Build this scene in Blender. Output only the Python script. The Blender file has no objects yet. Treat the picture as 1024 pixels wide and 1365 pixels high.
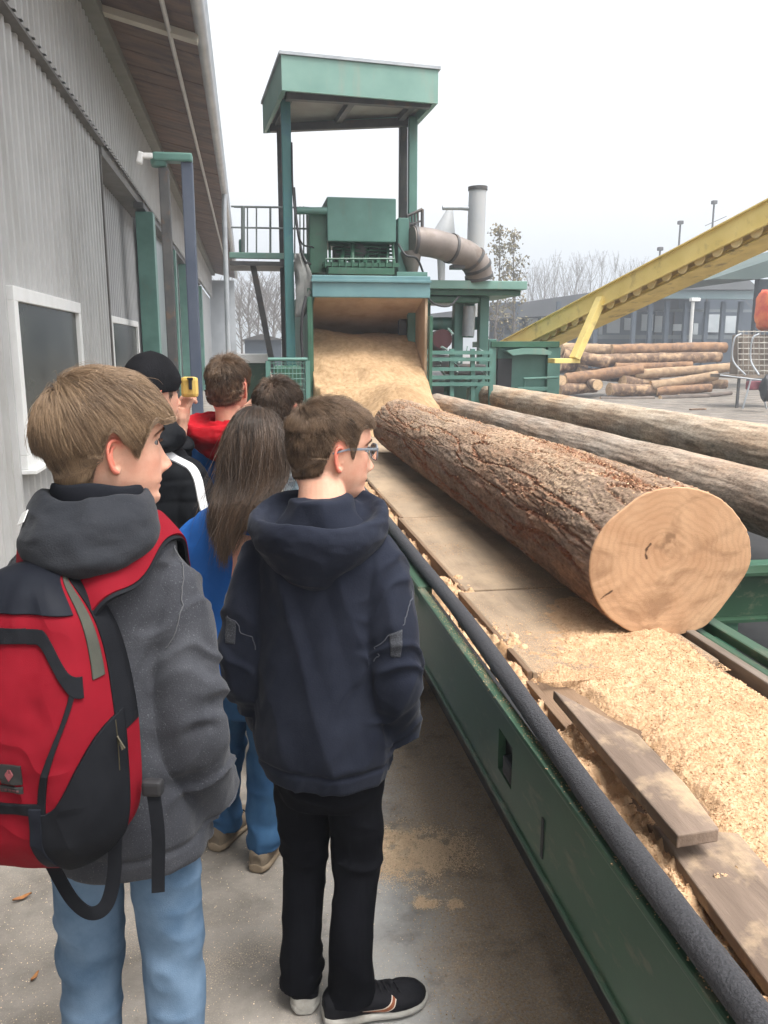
EXPOSURE, HAZE = 1.34, 0.004
import bpy, bmesh, math, random
import numpy as np
from mathutils import Vector, Matrix
random.seed(7); RNG = np.random.default_rng(7)
PI = math.pi
scene = bpy.context.scene
COL = scene.collection
# ---------------------------------------------------------------- camera
CAM_F, CAM_H = 1100.0, 1.65            # focal length in photo pixels (1024 wide), eye height
TH = math.atan(220 / CAM_F); PS = math.atan(184 / CAM_F * math.cos(TH))
_s, _c, _st, _ct = math.sin(PS), math.cos(PS), math.sin(TH), math.cos(TH)
FWD = np.array([_s * _ct, _c * _ct, -_st]); RGT = np.array([_c, -_s, 0]); UPV = np.array([_s * _st, _c * _st, _ct])
def at(px, py, Y):
    r = FWD + RGT * ((px - 512) / CAM_F) - UPV * ((py - 682.5) / CAM_F)
    return np.array([0, 0, CAM_H]) + r * (Y / r[1])
cam = bpy.data.cameras.new('camera'); cam_o = bpy.data.objects.new('camera', cam); COL.objects.link(cam_o)
cam_o.location = (0, 0, CAM_H)
cam_o.rotation_euler = Matrix((RGT, UPV, -FWD)).transposed().to_euler()
cam.sensor_fit = 'VERTICAL'; cam.sensor_height = 24; cam.lens = 24 * CAM_F / 1365
cam.clip_start = 0.05; cam.clip_end = 3000
scene.camera = cam_o
# ---------------------------------------------------------------- numpy noise
def _h(ix, iy, iz, seed):
    n = (ix.astype(np.uint32) * np.uint32(374761393) + iy.astype(np.uint32) * np.uint32(668265263)
         + iz.astype(np.uint32) * np.uint32(2147483647) + np.uint32(seed * 974711 & 0xffffffff))
    n = (n ^ (n >> np.uint32(13))) * np.uint32(1274126177)
    n = (n ^ (n >> np.uint32(16))) * np.uint32(2246822519)
    return ((n ^ (n >> np.uint32(15))) & np.uint32(0xffff)).astype(np.float64) / 32767.5 - 1.0
def pn(p, seed=0):                      # smooth value noise, about -1..1
    p = np.asarray(p, float); i = np.floor(p).astype(np.int64); f = p - i
    u = f * f * f * (f * (f * 6 - 15) + 10)
    out = 0
    for dx in (0, 1):
        wx = u[:, 0] if dx else 1 - u[:, 0]
        for dy in (0, 1):
            wy = u[:, 1] if dy else 1 - u[:, 1]
            for dz in (0, 1):
                wz = u[:, 2] if dz else 1 - u[:, 2]
                out = out + wx * wy * wz * _h(i[:, 0] + dx, i[:, 1] + dy, i[:, 2] + dz, seed)
    return out
def fbm(p, octv=4, seed=0, gain=.5):
    p = np.asarray(p, float); s = 0; a = 1; t = 0
    for k in range(octv):
        s = s + a * pn(p * 2 ** k + 17.3 * k, seed + k); t += a; a *= gain
    return s / t
def sst(a, b, x):
    t = np.clip((x - a) / (b - a), 0, 1); return t * t * (3 - 2 * t)
# ---------------------------------------------------------------- objects
def tag(o, label=None, cat=None, group=None, kind=None):
    if label: o['label'] = label
    if cat: o['category'] = cat
    if group: o['group'] = group
    if kind: o['kind'] = kind
    return o
def thing(name, label, cat, loc=(0, 0, 0), rz=0, group=None):
    o = bpy.data.objects.new(name, None); COL.objects.link(o)
    o.location = tuple(float(v) for v in loc); o.rotation_euler = (0, 0, rz); o.empty_display_size = .1
    return tag(o, label, cat, group)
def wmat(o):
    m = Matrix.Translation(o.location) @ o.rotation_euler.to_matrix().to_4x4()
    return wmat(o.parent) @ m if o.parent else m
def link(name, me, mats, parent=None, world=True):
    o = bpy.data.objects.new(name, me); COL.objects.link(o)
    for m in (mats if isinstance(mats, (list, tuple)) else [mats]): me.materials.append(m)
    if parent is not None:
        o.parent = parent
        if world: me.transform(wmat(parent).inverted())
    return o
def npmesh(V, F, smooth=True, attrs=None):
    V = np.asarray(V, np.float32); F = np.asarray(F, np.int32)
    me = bpy.data.meshes.new('mesh'); n = len(F); k = F.shape[1]
    me.vertices.add(len(V)); me.vertices.foreach_set('co', V.ravel())
    me.loops.add(n * k); me.loops.foreach_set('vertex_index', F.ravel())
    me.polygons.add(n); me.polygons.foreach_set('loop_start', np.arange(0, n * k, k, dtype=np.int32))
    me.polygons.foreach_set('use_smooth', np.full(n, smooth, bool))
    for nm, a in (attrs or {}).items():
        at_ = me.attributes.new(nm, 'FLOAT', 'POINT'); at_.data.foreach_set('value', np.asarray(a, np.float32))
    me.update(calc_edges=True); return me
def grid_faces(nu, nv, closed_u=False, closed_v=False, off=0):
    # vertex index = v * nu + u
    uu = np.arange(nu if closed_u else nu - 1); vv = np.arange(nv if closed_v else nv - 1)
    U, Vv = np.meshgrid(uu, vv); U = U.ravel(); Vv = Vv.ravel()
    u1 = (U + 1) % nu; v1 = (Vv + 1) % nv
    return np.stack([Vv * nu + U, Vv * nu + u1, v1 * nu + u1, v1 * nu + U], 1) + off
class MB:                                # collects simple solids into one mesh
    def __init__(s): s.bm = bmesh.new()
    def box(s, c, d, rz=0, bev=0, M=None):
        b2 = bmesh.new(); bmesh.ops.create_cube(b2, size=1)
        bmesh.ops.scale(b2, vec=Vector([max(float(v), 1e-4) for v in d]), verts=b2.verts)
        if bev: bmesh.ops.bevel(b2, geom=list(b2.edges), offset=bev, segments=2, affect='EDGES', profile=.6)
        T = Matrix.Translation(Vector([float(v) for v in c])) @ (M if M is not None else Matrix.Rotation(rz, 4, 'Z'))
        b2.transform(T); s._add(b2); return s
    def _add(s, b2):
        me = bpy.data.meshes.new('t'); b2.to_mesh(me); b2.free(); s.bm.from_mesh(me); bpy.data.meshes.remove(me)
    def beam(s, a, b, w, h, bev=0, up=(0, 0, 1)):
        a = Vector([float(v) for v in a]); b = Vector([float(v) for v in b]); d = b - a; L = d.length; y = d.normalized()
        z = Vector(up); z = z - y * z.dot(y)
        if z.length < 1e-3: z = Vector((0, 1, 0)) - y * y.y
        z.normalize(); x = y.cross(z)
        M = Matrix((x, y, z)).transposed().to_4x4()
        return s.box((a + b) / 2, (w, L, h), bev=bev, M=M)
    def tube(s, pts, r, n=12, cap=True, closed=False):
        V, F = tube_np(pts, r, n, closed)
        return s.raw(V, F, caps=(n if cap and not closed else 0), rings=len(pts))
    def raw(s, V, F, caps=0, rings=0):
        vs = [s.bm.verts.new(v) for v in np.asarray(V, float)]
        for f in F:
            try: s.bm.faces.new([vs[i] for i in f])
            except ValueError: pass
        if caps:
            n = caps
            s.bm.faces.new([vs[i] for i in range(n)][::-1]); s.bm.faces.new([vs[(rings - 1) * n + i] for i in range(n)])
        return s
    def prism(s, poly, a, b):             # polygon (list of 3-d points) extruded by vector b-a
        d = Vector([float(v) for v in b]) - Vector([float(v) for v in a])
        p = [s.bm.verts.new(Vector([float(v) for v in q])) for q in poly]; q = [s.bm.verts.new(v.co + d) for v in p]
        s.bm.faces.new(p[::-1]); s.bm.faces.new(q)
        for i in range(len(p)): s.bm.faces.new([p[i], p[(i + 1) % len(p)], q[(i + 1) % len(p)], q[i]])
        return s
    def build(s, name, m, parent=None, smooth=False, world=True, angle=40):
        bmesh.ops.recalc_face_normals(s.bm, faces=s.bm.faces)
        me = bpy.data.meshes.new(name); s.bm.to_mesh(me); s.bm.free()
        if smooth:
            me.shade_smooth()
            try: me.set_sharp_from_angle(angle=math.radians(angle))
            except Exception: pass
        return link(name, me, m, parent, world)
def frames(P):
    P = np.asarray(P, float); T = np.gradient(P, axis=0); T /= np.linalg.norm(T, axis=1)[:, None] + 1e-12
    up = np.array([0, 0, 1.]) if abs(T[0][2]) < .9 else np.array([0, 1., 0])
    N = [np.cross(T[0], up)]; N[0] /= np.linalg.norm(N[0])
    for i in range(1, len(P)):
        n = N[-1] - T[i] * np.dot(N[-1], T[i]); N.append(n / np.linalg.norm(n))
    N = np.array(N); return T, N, np.cross(T, N)
def tube_np(pts, r, n=12, closed=False):
    P = np.asarray([list(map(float, p)) for p in pts]); r = np.broadcast_to(np.asarray(r, float), (len(P),))
    T, N, B = frames(P)
    if closed:
        T = np.roll(P, -1, 0) - np.roll(P, 1, 0); T /= np.linalg.norm(T, axis=1)[:, None]
        N = N - T * (N * T).sum(1)[:, None]; N /= np.linalg.norm(N, axis=1)[:, None]; B = np.cross(T, N)
    a = np.linspace(0, 2 * PI, n, endpoint=False)
    V = P[:, None] + r[:, None, None] * (np.cos(a)[None, :, None] * N[:, None] + np.sin(a)[None, :, None] * B[:, None])
    return V.reshape(-1, 3), grid_faces(n, len(P), True, closed)
def spline(pts, n):                     # Catmull-Rom through points (any dimension)
    P = np.asarray(pts, float); P = np.vstack([2 * P[0] - P[1], P, 2 * P[-1] - P[-2]]); m = len(P) - 3
    t = np.linspace(0, m, n); i = np.minimum(t.astype(int), m - 1); f = (t - i)[:, None]
    a, b, c, d = P[i], P[i + 1], P[i + 2], P[i + 3]
    return .5 * (2 * b + (c - a) * f + (2 * a - 5 * b + 4 * c - d) * f ** 2 + (3 * b - a - 3 * c + d) * f ** 3)
def curve1(keys, x):                    # smooth 1-d interpolation of (x, y) keys (monotone-ish cubic)
    k = np.array(sorted(keys), float); xs, ys = k[:, 0], k[:, 1]; x = np.clip(x, xs[0], xs[-1])
    m = np.gradient(ys, xs); i = np.clip(np.searchsorted(xs, x) - 1, 0, len(xs) - 2)
    hgt = xs[i + 1] - xs[i]; t = (x - xs[i]) / hgt
    return ((2 * t ** 3 - 3 * t ** 2 + 1) * ys[i] + (t ** 3 - 2 * t ** 2 + t) * hgt * m[i]
            + (-2 * t ** 3 + 3 * t ** 2) * ys[i + 1] + (t ** 3 - t ** 2) * hgt * m[i + 1])
# ---------------------------------------------------------------- materials
def nodes(name):
    m = bpy.data.materials.new(name); m.use_nodes = True; nt = m.node_tree
    return m, nt, nt.nodes['Principled BSDF'], nt.nodes, nt.links
def ramp(nt, fac, stops, interp='LINEAR'):
    r = nt.nodes.new('ShaderNodeValToRGB'); r.color_ramp.interpolation = interp; e = r.color_ramp.elements
    while len(e) < len(stops): e.new(.5)
    for k, (p, c) in enumerate(stops):
        e[k].position = p; e[k].color = (*c, 1) if len(c) == 3 else c
    nt.links.new(fac, r.inputs['Fac']); return r.outputs['Color']
def noise_n(nt, scale, detail=5, rough=.55, stretch=(1, 1, 1), coord='Object', dist=0):
    tc = nt.nodes.new('ShaderNodeTexCoord'); mp = nt.nodes.new('ShaderNodeMapping'); mp.inputs['Scale'].default_value = stretch
    nt.links.new(tc.outputs[coord], mp.inputs['Vector'])
    n = nt.nodes.new('ShaderNodeTexNoise'); n.inputs['Scale'].default_value = scale; n.inputs['Detail'].default_value = detail
    n.inputs['Roughness'].default_value = rough; n.inputs['Distortion'].default_value = dist
    nt.links.new(mp.outputs[0], n.inputs['Vector']); return n.outputs['Fac']
def mixc(nt, fac, a, b, mode='MIX'):
    n = nt.nodes.new('ShaderNodeMix'); n.data_type = 'RGBA'; n.blend_type = mode
    for s, v in ((n.inputs[0], fac), (n.inputs[6], a), (n.inputs[7], b)):
        if hasattr(v, 'is_linked'): nt.links.new(v, s)
        elif isinstance(v, (int, float)): s.default_value = v
        else: s.default_value = (*v, 1)
    return n.outputs[2]
def bumpn(nt, hgt, strength, dist=.01, prev=None):
    b = nt.nodes.new('ShaderNodeBump'); b.inputs['Strength'].default_value = strength; b.inputs['Distance'].default_value = dist
    nt.links.new(hgt, b.inputs['Height'])
    if prev is not None: nt.links.new(prev, b.inputs['Normal'])
    return b.outputs[0]
def attr(nt, name):
    a = nt.nodes.new('ShaderNodeAttribute'); a.attribute_name = name; return a.outputs['Fac']
def mat(name, c1, c2=None, scale=6, rough=.6, bump=0, bscale=60, metal=0, stretch=(1, 1, 1), lo=.35, hi=.65,
        dirt=None, dscale=9, dlo=.55, dhi=.75, dstretch=(1, 1, 1), spec=.5, bdist=.004, coat=0):
    m, nt, b, N, L = nodes(name)
    b.inputs['Roughness'].default_value = rough; b.inputs['Metallic'].default_value = metal
    b.inputs['Specular IOR Level'].default_value = spec; b.inputs['Coat Weight'].default_value = coat
    col = None
    if c2 is not None:
        col = ramp(nt, noise_n(nt, scale, stretch=stretch), [(lo, c1), (hi, c2)])
    if dirt is not None:
        f = ramp(nt, noise_n(nt, dscale, 8, .65, dstretch), [(dlo, (0, 0, 0)), (dhi, (1, 1, 1))])
        col = mixc(nt, f, col if col is not None else c1, dirt)
    if col is None: b.inputs['Base Color'].default_value = (*c1, 1)
    else: L.new(col, b.inputs['Base Color'])
    if bump: L.new(bumpn(nt, noise_n(nt, bscale, 6, .6, stretch), bump, bdist), b.inputs['Normal'])
    return m
M = {}
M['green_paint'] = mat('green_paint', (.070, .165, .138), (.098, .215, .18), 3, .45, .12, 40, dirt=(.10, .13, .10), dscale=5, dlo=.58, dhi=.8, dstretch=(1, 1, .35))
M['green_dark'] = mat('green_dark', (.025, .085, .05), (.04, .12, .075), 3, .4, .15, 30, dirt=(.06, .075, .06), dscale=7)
M['green_rail'] = mat('green_rail', (.022, .058, .031), (.033, .082, .046), 2.5, .42, .08, 14, dirt=(.13, .125, .085), dscale=18, dlo=.56, dhi=.74, dstretch=(1, .5, 1.6))
M['blue_paint'] = mat('blue_paint', (.095, .20, .215), (.13, .25, .265), 3, .45, .1, 40, dirt=(.2, .17, .12), dscale=4, dlo=.6, dhi=.85)
M['steel_dark'] = mat('steel_dark', (.045, .045, .047), (.075, .072, .07), 6, .55, .2, 60, dirt=(.12, .07, .04), dscale=8)
M['steel_grey'] = mat('steel_grey', (.27, .29, .31), (.36, .38, .40), 4, .45, .05, 40, metal=.2, dirt=(.2, .15, .11), dscale=4, dlo=.6, dhi=.85)
M['white_paint'] = mat('white_paint', (.72, .72, .70), (.78, .78, .77), 5, .45, .05, 40)
M['yellow_paint'] = mat('yellow_paint', (.80, .62, .20), (.88, .70, .26), 3, .5, .15, 30, dirt=(.42, .30, .12), dscale=4, dlo=.55, dhi=.8)
M['yellow_inner'] = mat('yellow_inner', (.60, .44, .13), (.74, .56, .18), 4, .6, .2, 30, dirt=(.18, .11, .05), dscale=5)
M['black_rubber'] = mat('black_rubber', (.02, .02, .024), (.05, .05, .056), 260, .75, 1.0, 240, bdist=.006)
M['black'] = mat('black', (.012, .012, .014), (.02, .02, .022), 10, .6)
M['dust'] = mat('dust', (.45, .285, .160), (.58, .395, .245), 30, .95, .7, 90, dirt=(.33, .195, .10), dscale=5, dlo=.55, dhi=.75, bdist=.01, spec=.1)
M['dust_chip'] = mat('dust_chip', (.45, .275, .150), (.67, .465, .295), 160, .9, spec=.1, lo=.3, hi=.7)
M['dust_pale'] = mat('dust_pale', (.64, .475, .31), (.86, .69, .49), 160, .9, spec=.1, lo=.3, hi=.7)
M['leaf_dead'] = mat('leaf_dead', (.24, .09, .03), (.34, .17, .05), 60, .8)
def atx(px, py, X):
    r = FWD + RGT * ((px - 512) / CAM_F) - UPV * ((py - 682.5) / CAM_F)
    return np.array([0, 0, CAM_H]) + r * (X / r[0])
def atz(px, py, Z):
    r = FWD + RGT * ((px - 512) / CAM_F) - UPV * ((py - 682.5) / CAM_F)
    return np.array([0, 0, CAM_H]) + r * ((Z - CAM_H) / r[2])
# ================================================================ light and sky
SUN_EL, SUN_AZ = math.radians(67), math.radians(138)     # azimuth clockwise from +Y
w = bpy.data.worlds.new('World'); scene.world = w; w.use_nodes = True
nt = w.node_tree; bg = nt.nodes['Background']
sky = nt.nodes.new('ShaderNodeTexSky'); sky.sky_type = 'NISHITA'; sky.sun_disc = False
sky.sun_elevation = SUN_EL; sky.sun_rotation = SUN_AZ; sky.dust_density = 6; sky.air_density = 1.2; sky.ozone_density = 1
hs = nt.nodes.new('ShaderNodeHueSaturation'); hs.inputs['Saturation'].default_value = .10; hs.inputs['Value'].default_value = 1.0
nt.links.new(sky.outputs[0], hs.inputs['Color']); nt.links.new(hs.outputs[0], bg.inputs['Color']); bg.inputs['Strength'].default_value = .15
sun = bpy.data.lights.new('sun', 'SUN'); sun.energy = 1.5; sun.angle = math.radians(26); sun.color = (1, .965, .91)
so = bpy.data.objects.new('sun', sun); COL.objects.link(so)
sd = Vector((math.sin(SUN_AZ) * math.cos(SUN_EL), math.cos(SUN_AZ) * math.cos(SUN_EL), math.sin(SUN_EL)))
so.rotation_euler = sd.to_track_quat('Z', 'Y').to_euler(); so.location = (20, 0, 30)
vs = scene.view_settings; vs.view_transform = 'Standard'; vs.look = 'None'; vs.gamma = 1; vs.exposure = EXPOSURE
# ================================================================ ground
def ground_mat():
    m, nt, b, N, L = nodes('yard_ground')
    tc = N.new('ShaderNodeTexCoord'); sep = N.new('ShaderNodeSeparateXYZ'); L.new(tc.outputs['Object'], sep.inputs[0])
    base = ramp(nt, noise_n(nt, 2.2, 12, .72), [(.33, (.12, .106, .09)), (.5, (.205, .184, .16)), (.68, (.30, .274, .244))])
    grey = ramp(nt, noise_n(nt, 3.1, 12, .72), [(.3, (.21, .208, .20)), (.68, (.41, .405, .39))])
    def mask(a, bb, wob, sc):            # 0 -> 1 between x = a and x = bb, edge wobbling with noise
        n = noise_n(nt, sc, 6, .65); mt = N.new('ShaderNodeMath'); mt.operation = 'MULTIPLY_ADD'
        L.new(n, mt.inputs[0]); mt.inputs[1].default_value = wob; L.new(sep.outputs[0], mt.inputs[2])
        r = N.new('ShaderNodeMapRange'); r.inputs[1].default_value = a + wob * .5; r.inputs[2].default_value = bb + wob * .5
        L.new(mt.outputs[0], r.inputs[0]); return r.outputs[0]
    inv = N.new('ShaderNodeMath'); inv.operation = 'SUBTRACT'; inv.inputs[0].default_value = 1; L.new(mask(1.6, 3.0, .6, .8), inv.inputs[1])
    g = N.new('ShaderNodeMath'); g.operation = 'MULTIPLY'; L.new(mask(.08, .32, .5, 1.6), g.inputs[0]); L.new(inv.outputs[0], g.inputs[1])
    col = mixc(nt, g.outputs[0], base, grey)
    dst = ramp(nt, noise_n(nt, 150, 4, .7), [(.3, (.22, .16, .105)), (.5, (.40, .30, .205)), (.75, (.60, .48, .34))])
    s1 = N.new('ShaderNodeMath'); s1.operation = 'MULTIPLY'; L.new(mask(.36, .56, .42, 3.5), s1.inputs[0]); L.new(inv.outputs[0], s1.inputs[1])
    spk0 = ramp(nt, noise_n(nt, 90, 5, .7), [(.36, (.25, .25, .25)), (.56, (1, 1, 1))])
    s2 = N.new('ShaderNodeMath'); s2.operation = 'MULTIPLY'; L.new(s1.outputs[0], s2.inputs[0]); L.new(spk0, s2.inputs[1])
    col = mixc(nt, s2.outputs[0], col, dst)
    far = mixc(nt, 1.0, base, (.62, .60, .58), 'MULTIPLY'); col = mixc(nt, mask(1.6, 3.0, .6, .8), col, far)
    for (cx, cy), (sx_, sy_) in (((atz(555, 1140, 0)[0], atz(555, 1140, 0)[1]), (.17, .11)), ((atz(568, 1203, 0)[0], atz(568, 1203, 0)[1]), (.045, .035)), ((atz(530, 1118, 0)[0], atz(530, 1118, 0)[1]), (.07, .08))):
        mp = N.new('ShaderNodeMapping'); mp.inputs['Location'].default_value = (-cx / sx_, -cy / sy_, 0); mp.inputs['Scale'].default_value = (1 / sx_, 1 / sy_, 1); L.new(tc.outputs['Object'], mp.inputs['Vector'])
        ln_ = N.new('ShaderNodeVectorMath'); ln_.operation = 'LENGTH'; L.new(mp.outputs[0], ln_.inputs[0])
        ad = N.new('ShaderNodeMath'); ad.operation = 'MULTIPLY_ADD'; L.new(noise_n(nt, 24, 8, .75), ad.inputs[0]); ad.inputs[1].default_value = 2.6; L.new(ln_.outputs['Value'], ad.inputs[2])
        mr = N.new('ShaderNodeMapRange'); mr.inputs[1].default_value = 2.25; mr.inputs[2].default_value = 1.75; L.new(ad.outputs[0], mr.inputs[0])
        col = mixc(nt, mr.outputs[0], col, ramp(nt, noise_n(nt, 190, 4, .7), [(.3, (.46, .33, .20)), (.7, (.78, .60, .41))]))
    # fine pale sawdust specks over the concrete, thicker in drifts
    sp = noise_n(nt, 260, 3, .6); dr = noise_n(nt, 2.3, 5, .6)
    a = N.new('ShaderNodeMath'); a.operation = 'MULTIPLY_ADD'; L.new(dr, a.inputs[0]); a.inputs[1].default_value = .55; L.new(sp, a.inputs[2])
    f = ramp(nt, a.outputs[0], [(.84, (0, 0, 0)), (.94, (1, 1, 1))])
    r = N.new('ShaderNodeMath'); r.operation = 'MULTIPLY'; r.inputs[1].default_value = .75; L.new(f, r.inputs[0])
    col = mixc(nt, r.outputs[0], col, (.42, .34, .25))
    st = ramp(nt, noise_n(nt, 5.5, 7, .7), [(.52, (0, 0, 0)), (.66, (1, 1, 1))])
    sm = N.new('ShaderNodeMath'); sm.operation = 'MULTIPLY'; sm.inputs[1].default_value = .55; L.new(st, sm.inputs[0])
    col = mixc(nt, sm.outputs[0], col, (.09, .08, .07))
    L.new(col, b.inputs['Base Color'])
    rg = ramp(nt, noise_n(nt, 1.7, 5), [(.4, (.5, .5, .5)), (.62, (.9, .9, .9))]); L.new(rg, b.inputs['Roughness'])
    L.new(bumpn(nt, noise_n(nt, 70, 6, .7), .45, .006, bumpn(nt, noise_n(nt, 6, 5, .6), .3, .02)), b.inputs['Normal'])
    return m
V = np.array([[-600, -30, 0], [900, -30, 0], [900, 1500, 0], [-600, 1500, 0]], float)
tag(link('ground', npmesh(V, [[0, 1, 2, 3]], False), ground_mat()), kind='structure')
# ================================================================ sawmill hall on the left
WX, BY0, BY1 = -1.8, -4.0, 46.0
hall = thing('sawmill_hall', 'grey corrugated metal hall with wide wooden eaves running along the left side', 'building', (WX, 8, 0))
def corrugated(name, m, parent, X, y0, y1, z0, z1, pitch=.20, dep=.036, base=.06):
    n = int((y1 - y0) / pitch); prof = []
    for i in range(n + 1):
        o = y0 + i * pitch
        for f_, d in ((0, 0), (.50, 0), (.60, dep), (.88, dep), (.985, 0)):
            if o + f_ * pitch <= y1: prof.append((o + f_ * pitch, d))
    P = np.array(prof); k = len(P)
    V = np.concatenate([np.c_[X + P[:, 1], P[:, 0], np.full(k, z)] for z in (z0, z1)] +
                       [np.c_[np.full(k, X - base), P[:, 0], np.full(k, z)] for z in (z0, z1)])
    F = np.concatenate([grid_faces(k, 2), grid_faces(k, 2, off=2 * k)[:, ::-1]])
    return link(name, npmesh(V, F, False), m, parent)
sheet = mat('wall_sheet', (.40, .397, .39), (.46, .457, .45), 1.6, .5, .06, 30, metal=.0, dirt=(.33, .32, .30), dscale=2.2, dlo=.5, dhi=.8, dstretch=(1, 1, .25))
corrugated('lower_wall', sheet, hall, WX, BY0, 11.65, 0, 4.17)
corrugated('upper_wall', sheet, hall, WX + .10, BY0, BY1, 4.19, 5.42)
corrugated('recessed_wall', mat('wall_sheet_dull', (.34, .34, .345), (.39, .39, .395), 1.5, .55, .05, 30), hall, WX - .28, 11.6, 19, 0, 4.18)
b = MB(); b.box((WX - .06, (17.0 + BY1) / 2, 2.08), (.1, BY1 - 17.0, 4.16)); b.build('rear_wall', mat('wall_flat', (.39, .39, .388), (.45, .45, .447), 1.2, .5, .04, 30), hall)
b = MB(); b.box((WX - .1, 11.66, 2.03), (.3, .055, 4.06)); b.box((WX - .16, 14.3, 4.12), (.44, 5.25, .12)); b.box((WX + .05, (BY0 + 11.6) / 2, 4.165), (.13, 11.6 - BY0, .03)); b.build('door_header', mat('trim_brown', (.10, .092, .08), (.14, .13, .12), 5, .6), hall)
b = MB(); b.box((WX + .20, (BY0 + BY1) / 2, 5.47), (.22, BY1 - BY0, .26), bev=.01); b.build('eave_beam', mat('beam_khaki', (.13, .125, .10), (.17, .165, .135), 3, .6), hall)
# soffit: dark planks laid across the overhang
ex, ez, sx, sz = -.42, 5.22, -1.62, 5.50
plank = mat('soffit_wood', (.070, .039, .026), (.155, .090, .060), 2.2, .75, .3, 30, stretch=(.5, 3, 3), dirt=(.025, .018, .015), dscale=3)
b = MB(); y = BY0
while y < BY1:
    wd = .62; b.beam((sx - .02, y + wd / 2, sz + .02 + random.uniform(-.006, .006)), (ex, y + wd / 2, ez + .02 + random.uniform(-.006, .006)), wd - .022, .03); y += wd
b.build('soffit', plank, hall)
b = MB(); b.beam((sx - 1.4, (BY0 + BY1) / 2, sz + .6), (ex + .1, (BY0 + BY1) / 2, ez + .16), BY1 - BY0, .12); b.build('roof', M['steel_grey'], hall)
b = MB(); b.beam((sx + .02, 10.8, sz - .035), (ex - .02, 10.8, ez - .035), .16, .08, bev=.004); b.build('rafter', mat('cream_paint', (.45, .41, .33), (.52, .48, .4), 5, .6), hall)
g = MB()
a_ = np.linspace(PI, 2 * PI, 9); prof = [(ex + .02 + .075 * math.cos(t), ez + .05 + .075 * math.sin(t)) for t in a_] + [(ex + .02 + .066 * math.cos(t), ez + .05 + .066 * math.sin(t)) for t in a_[::-1]]
g.prism([(x, BY0, z) for x, z in prof], (0, BY0, 0), (0, BY1, 0)); g.build('gutter', mat('gutter_zinc', (.36, .36, .36), (.46, .46, .46), 3, .4, metal=.3), hall, smooth=True)
b = MB(); b.tube([(-.765, BY0, 5.245), (-.765, BY1, 5.245)], .028, 10); b.build('conduit', mat('conduit_pale', (.42, .40, .37), (.5, .48, .45), 4, .5), hall, smooth=True)
b = MB(); b.tube([(ex + .03, 21, 5.2), (ex + .01, 21, 4.8), (ex - .02, 21, .02)], .06, 10); b.build('downpipe', M['steel_grey'], hall, smooth=True)
b = MB(); b.box((-1.15, BY1 - .05, 2.6), (1.3, .08, 5.0)); b.build('end_panel', mat('panel_pale', (.36, .38, .40), (.42, .44, .46), 2, .5), hall)
# windows with white frames
pane = mat('window_glass', (.012, .017, .016), (.060, .066, .058), 1.3, .2, spec=.04)  # mottled dark tones painted in for vague reflections and interior
def window(y0, y1, z0, z1, X, fw=.11):
    fr = MB()
    for c, d in (((X, (y0 + y1) / 2, z1 - fw / 2), (.07, y1 - y0, fw)), ((X, (y0 + y1) / 2, z0 + fw / 2), (.07, y1 - y0, fw)),
                 ((X, y0 + fw / 2, (z0 + z1) / 2), (.07, fw, z1 - z0 - 2 * fw)), ((X, y1 - fw / 2, (z0 + z1) / 2), (.07, fw, z1 - z0 - 2 * fw))):
        fr.box(c, d, bev=.006)
    wd = thing('window', None, None, (X, (y0 + y1) / 2, z0)); wd.parent = hall; wd.location = (X - WX, (y0 + y1) / 2 - 8, z0)
    fr.build('frame', M['white_paint'], wd)
    p = MB(); p.box((X - .012, (y0 + y1) / 2, (z0 + z1) / 2), (.012, y1 - y0 - 2 * fw + .01, z1 - z0 - 2 * fw + .01)); p.build('pane', pane, wd)
    s = MB(); s.box((X + .03, (y0 + y1) / 2, z0 - .017), (.14, y1 - y0 + .06, .03), bev=.004); s.build('sill', M['white_paint'], wd)
p0 = atx(8, 380, WX + .03); p1 = atx(101, 405, WX + .03); q0 = atx(25, 629, WX + .03)
window(float(p0[1]), float(p1[1]), float(q0[2]), float(p0[2]), WX + .045)
p0 = atx(146, 418, WX - .25); p1 = atx(184, 432, WX - .25)
window(13.4, 16.6, .75, 2.12, WX - .235, .10)
# green door posts along the wall
for y, wd, dp, z1 in ((15.35, .36, .29, 3.9), (21.0, .35, .2, 3.9), (24.5, .35, .2, 3.9), (28.5, .4, .2, 3.9), (33, .5, .2, 3.9)):
    b = MB(); b.box((WX + .02 + dp / 2, y, z1 / 2), (dp, wd, z1), bev=.01); b.build('door_post', M['green_paint'], hall)
for y0, y1 in ((18.0, 20.4), (22, 24), (25.2, 27.8), (29.3, 32.3)):
    b = MB(); b.box((WX - .0, (y0 + y1) / 2, 1.95), (.03, y1 - y0, 3.9)); b.build('rear_door', mat('door_dark', (.11, .13, .13), (.15, .17, .17), 2, .3), hall)
b = MB(); b.box((WX + .10, 24, 3.98), (.16, 18, .09)); b.build('door_track', M['steel_dark'], hall)
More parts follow.
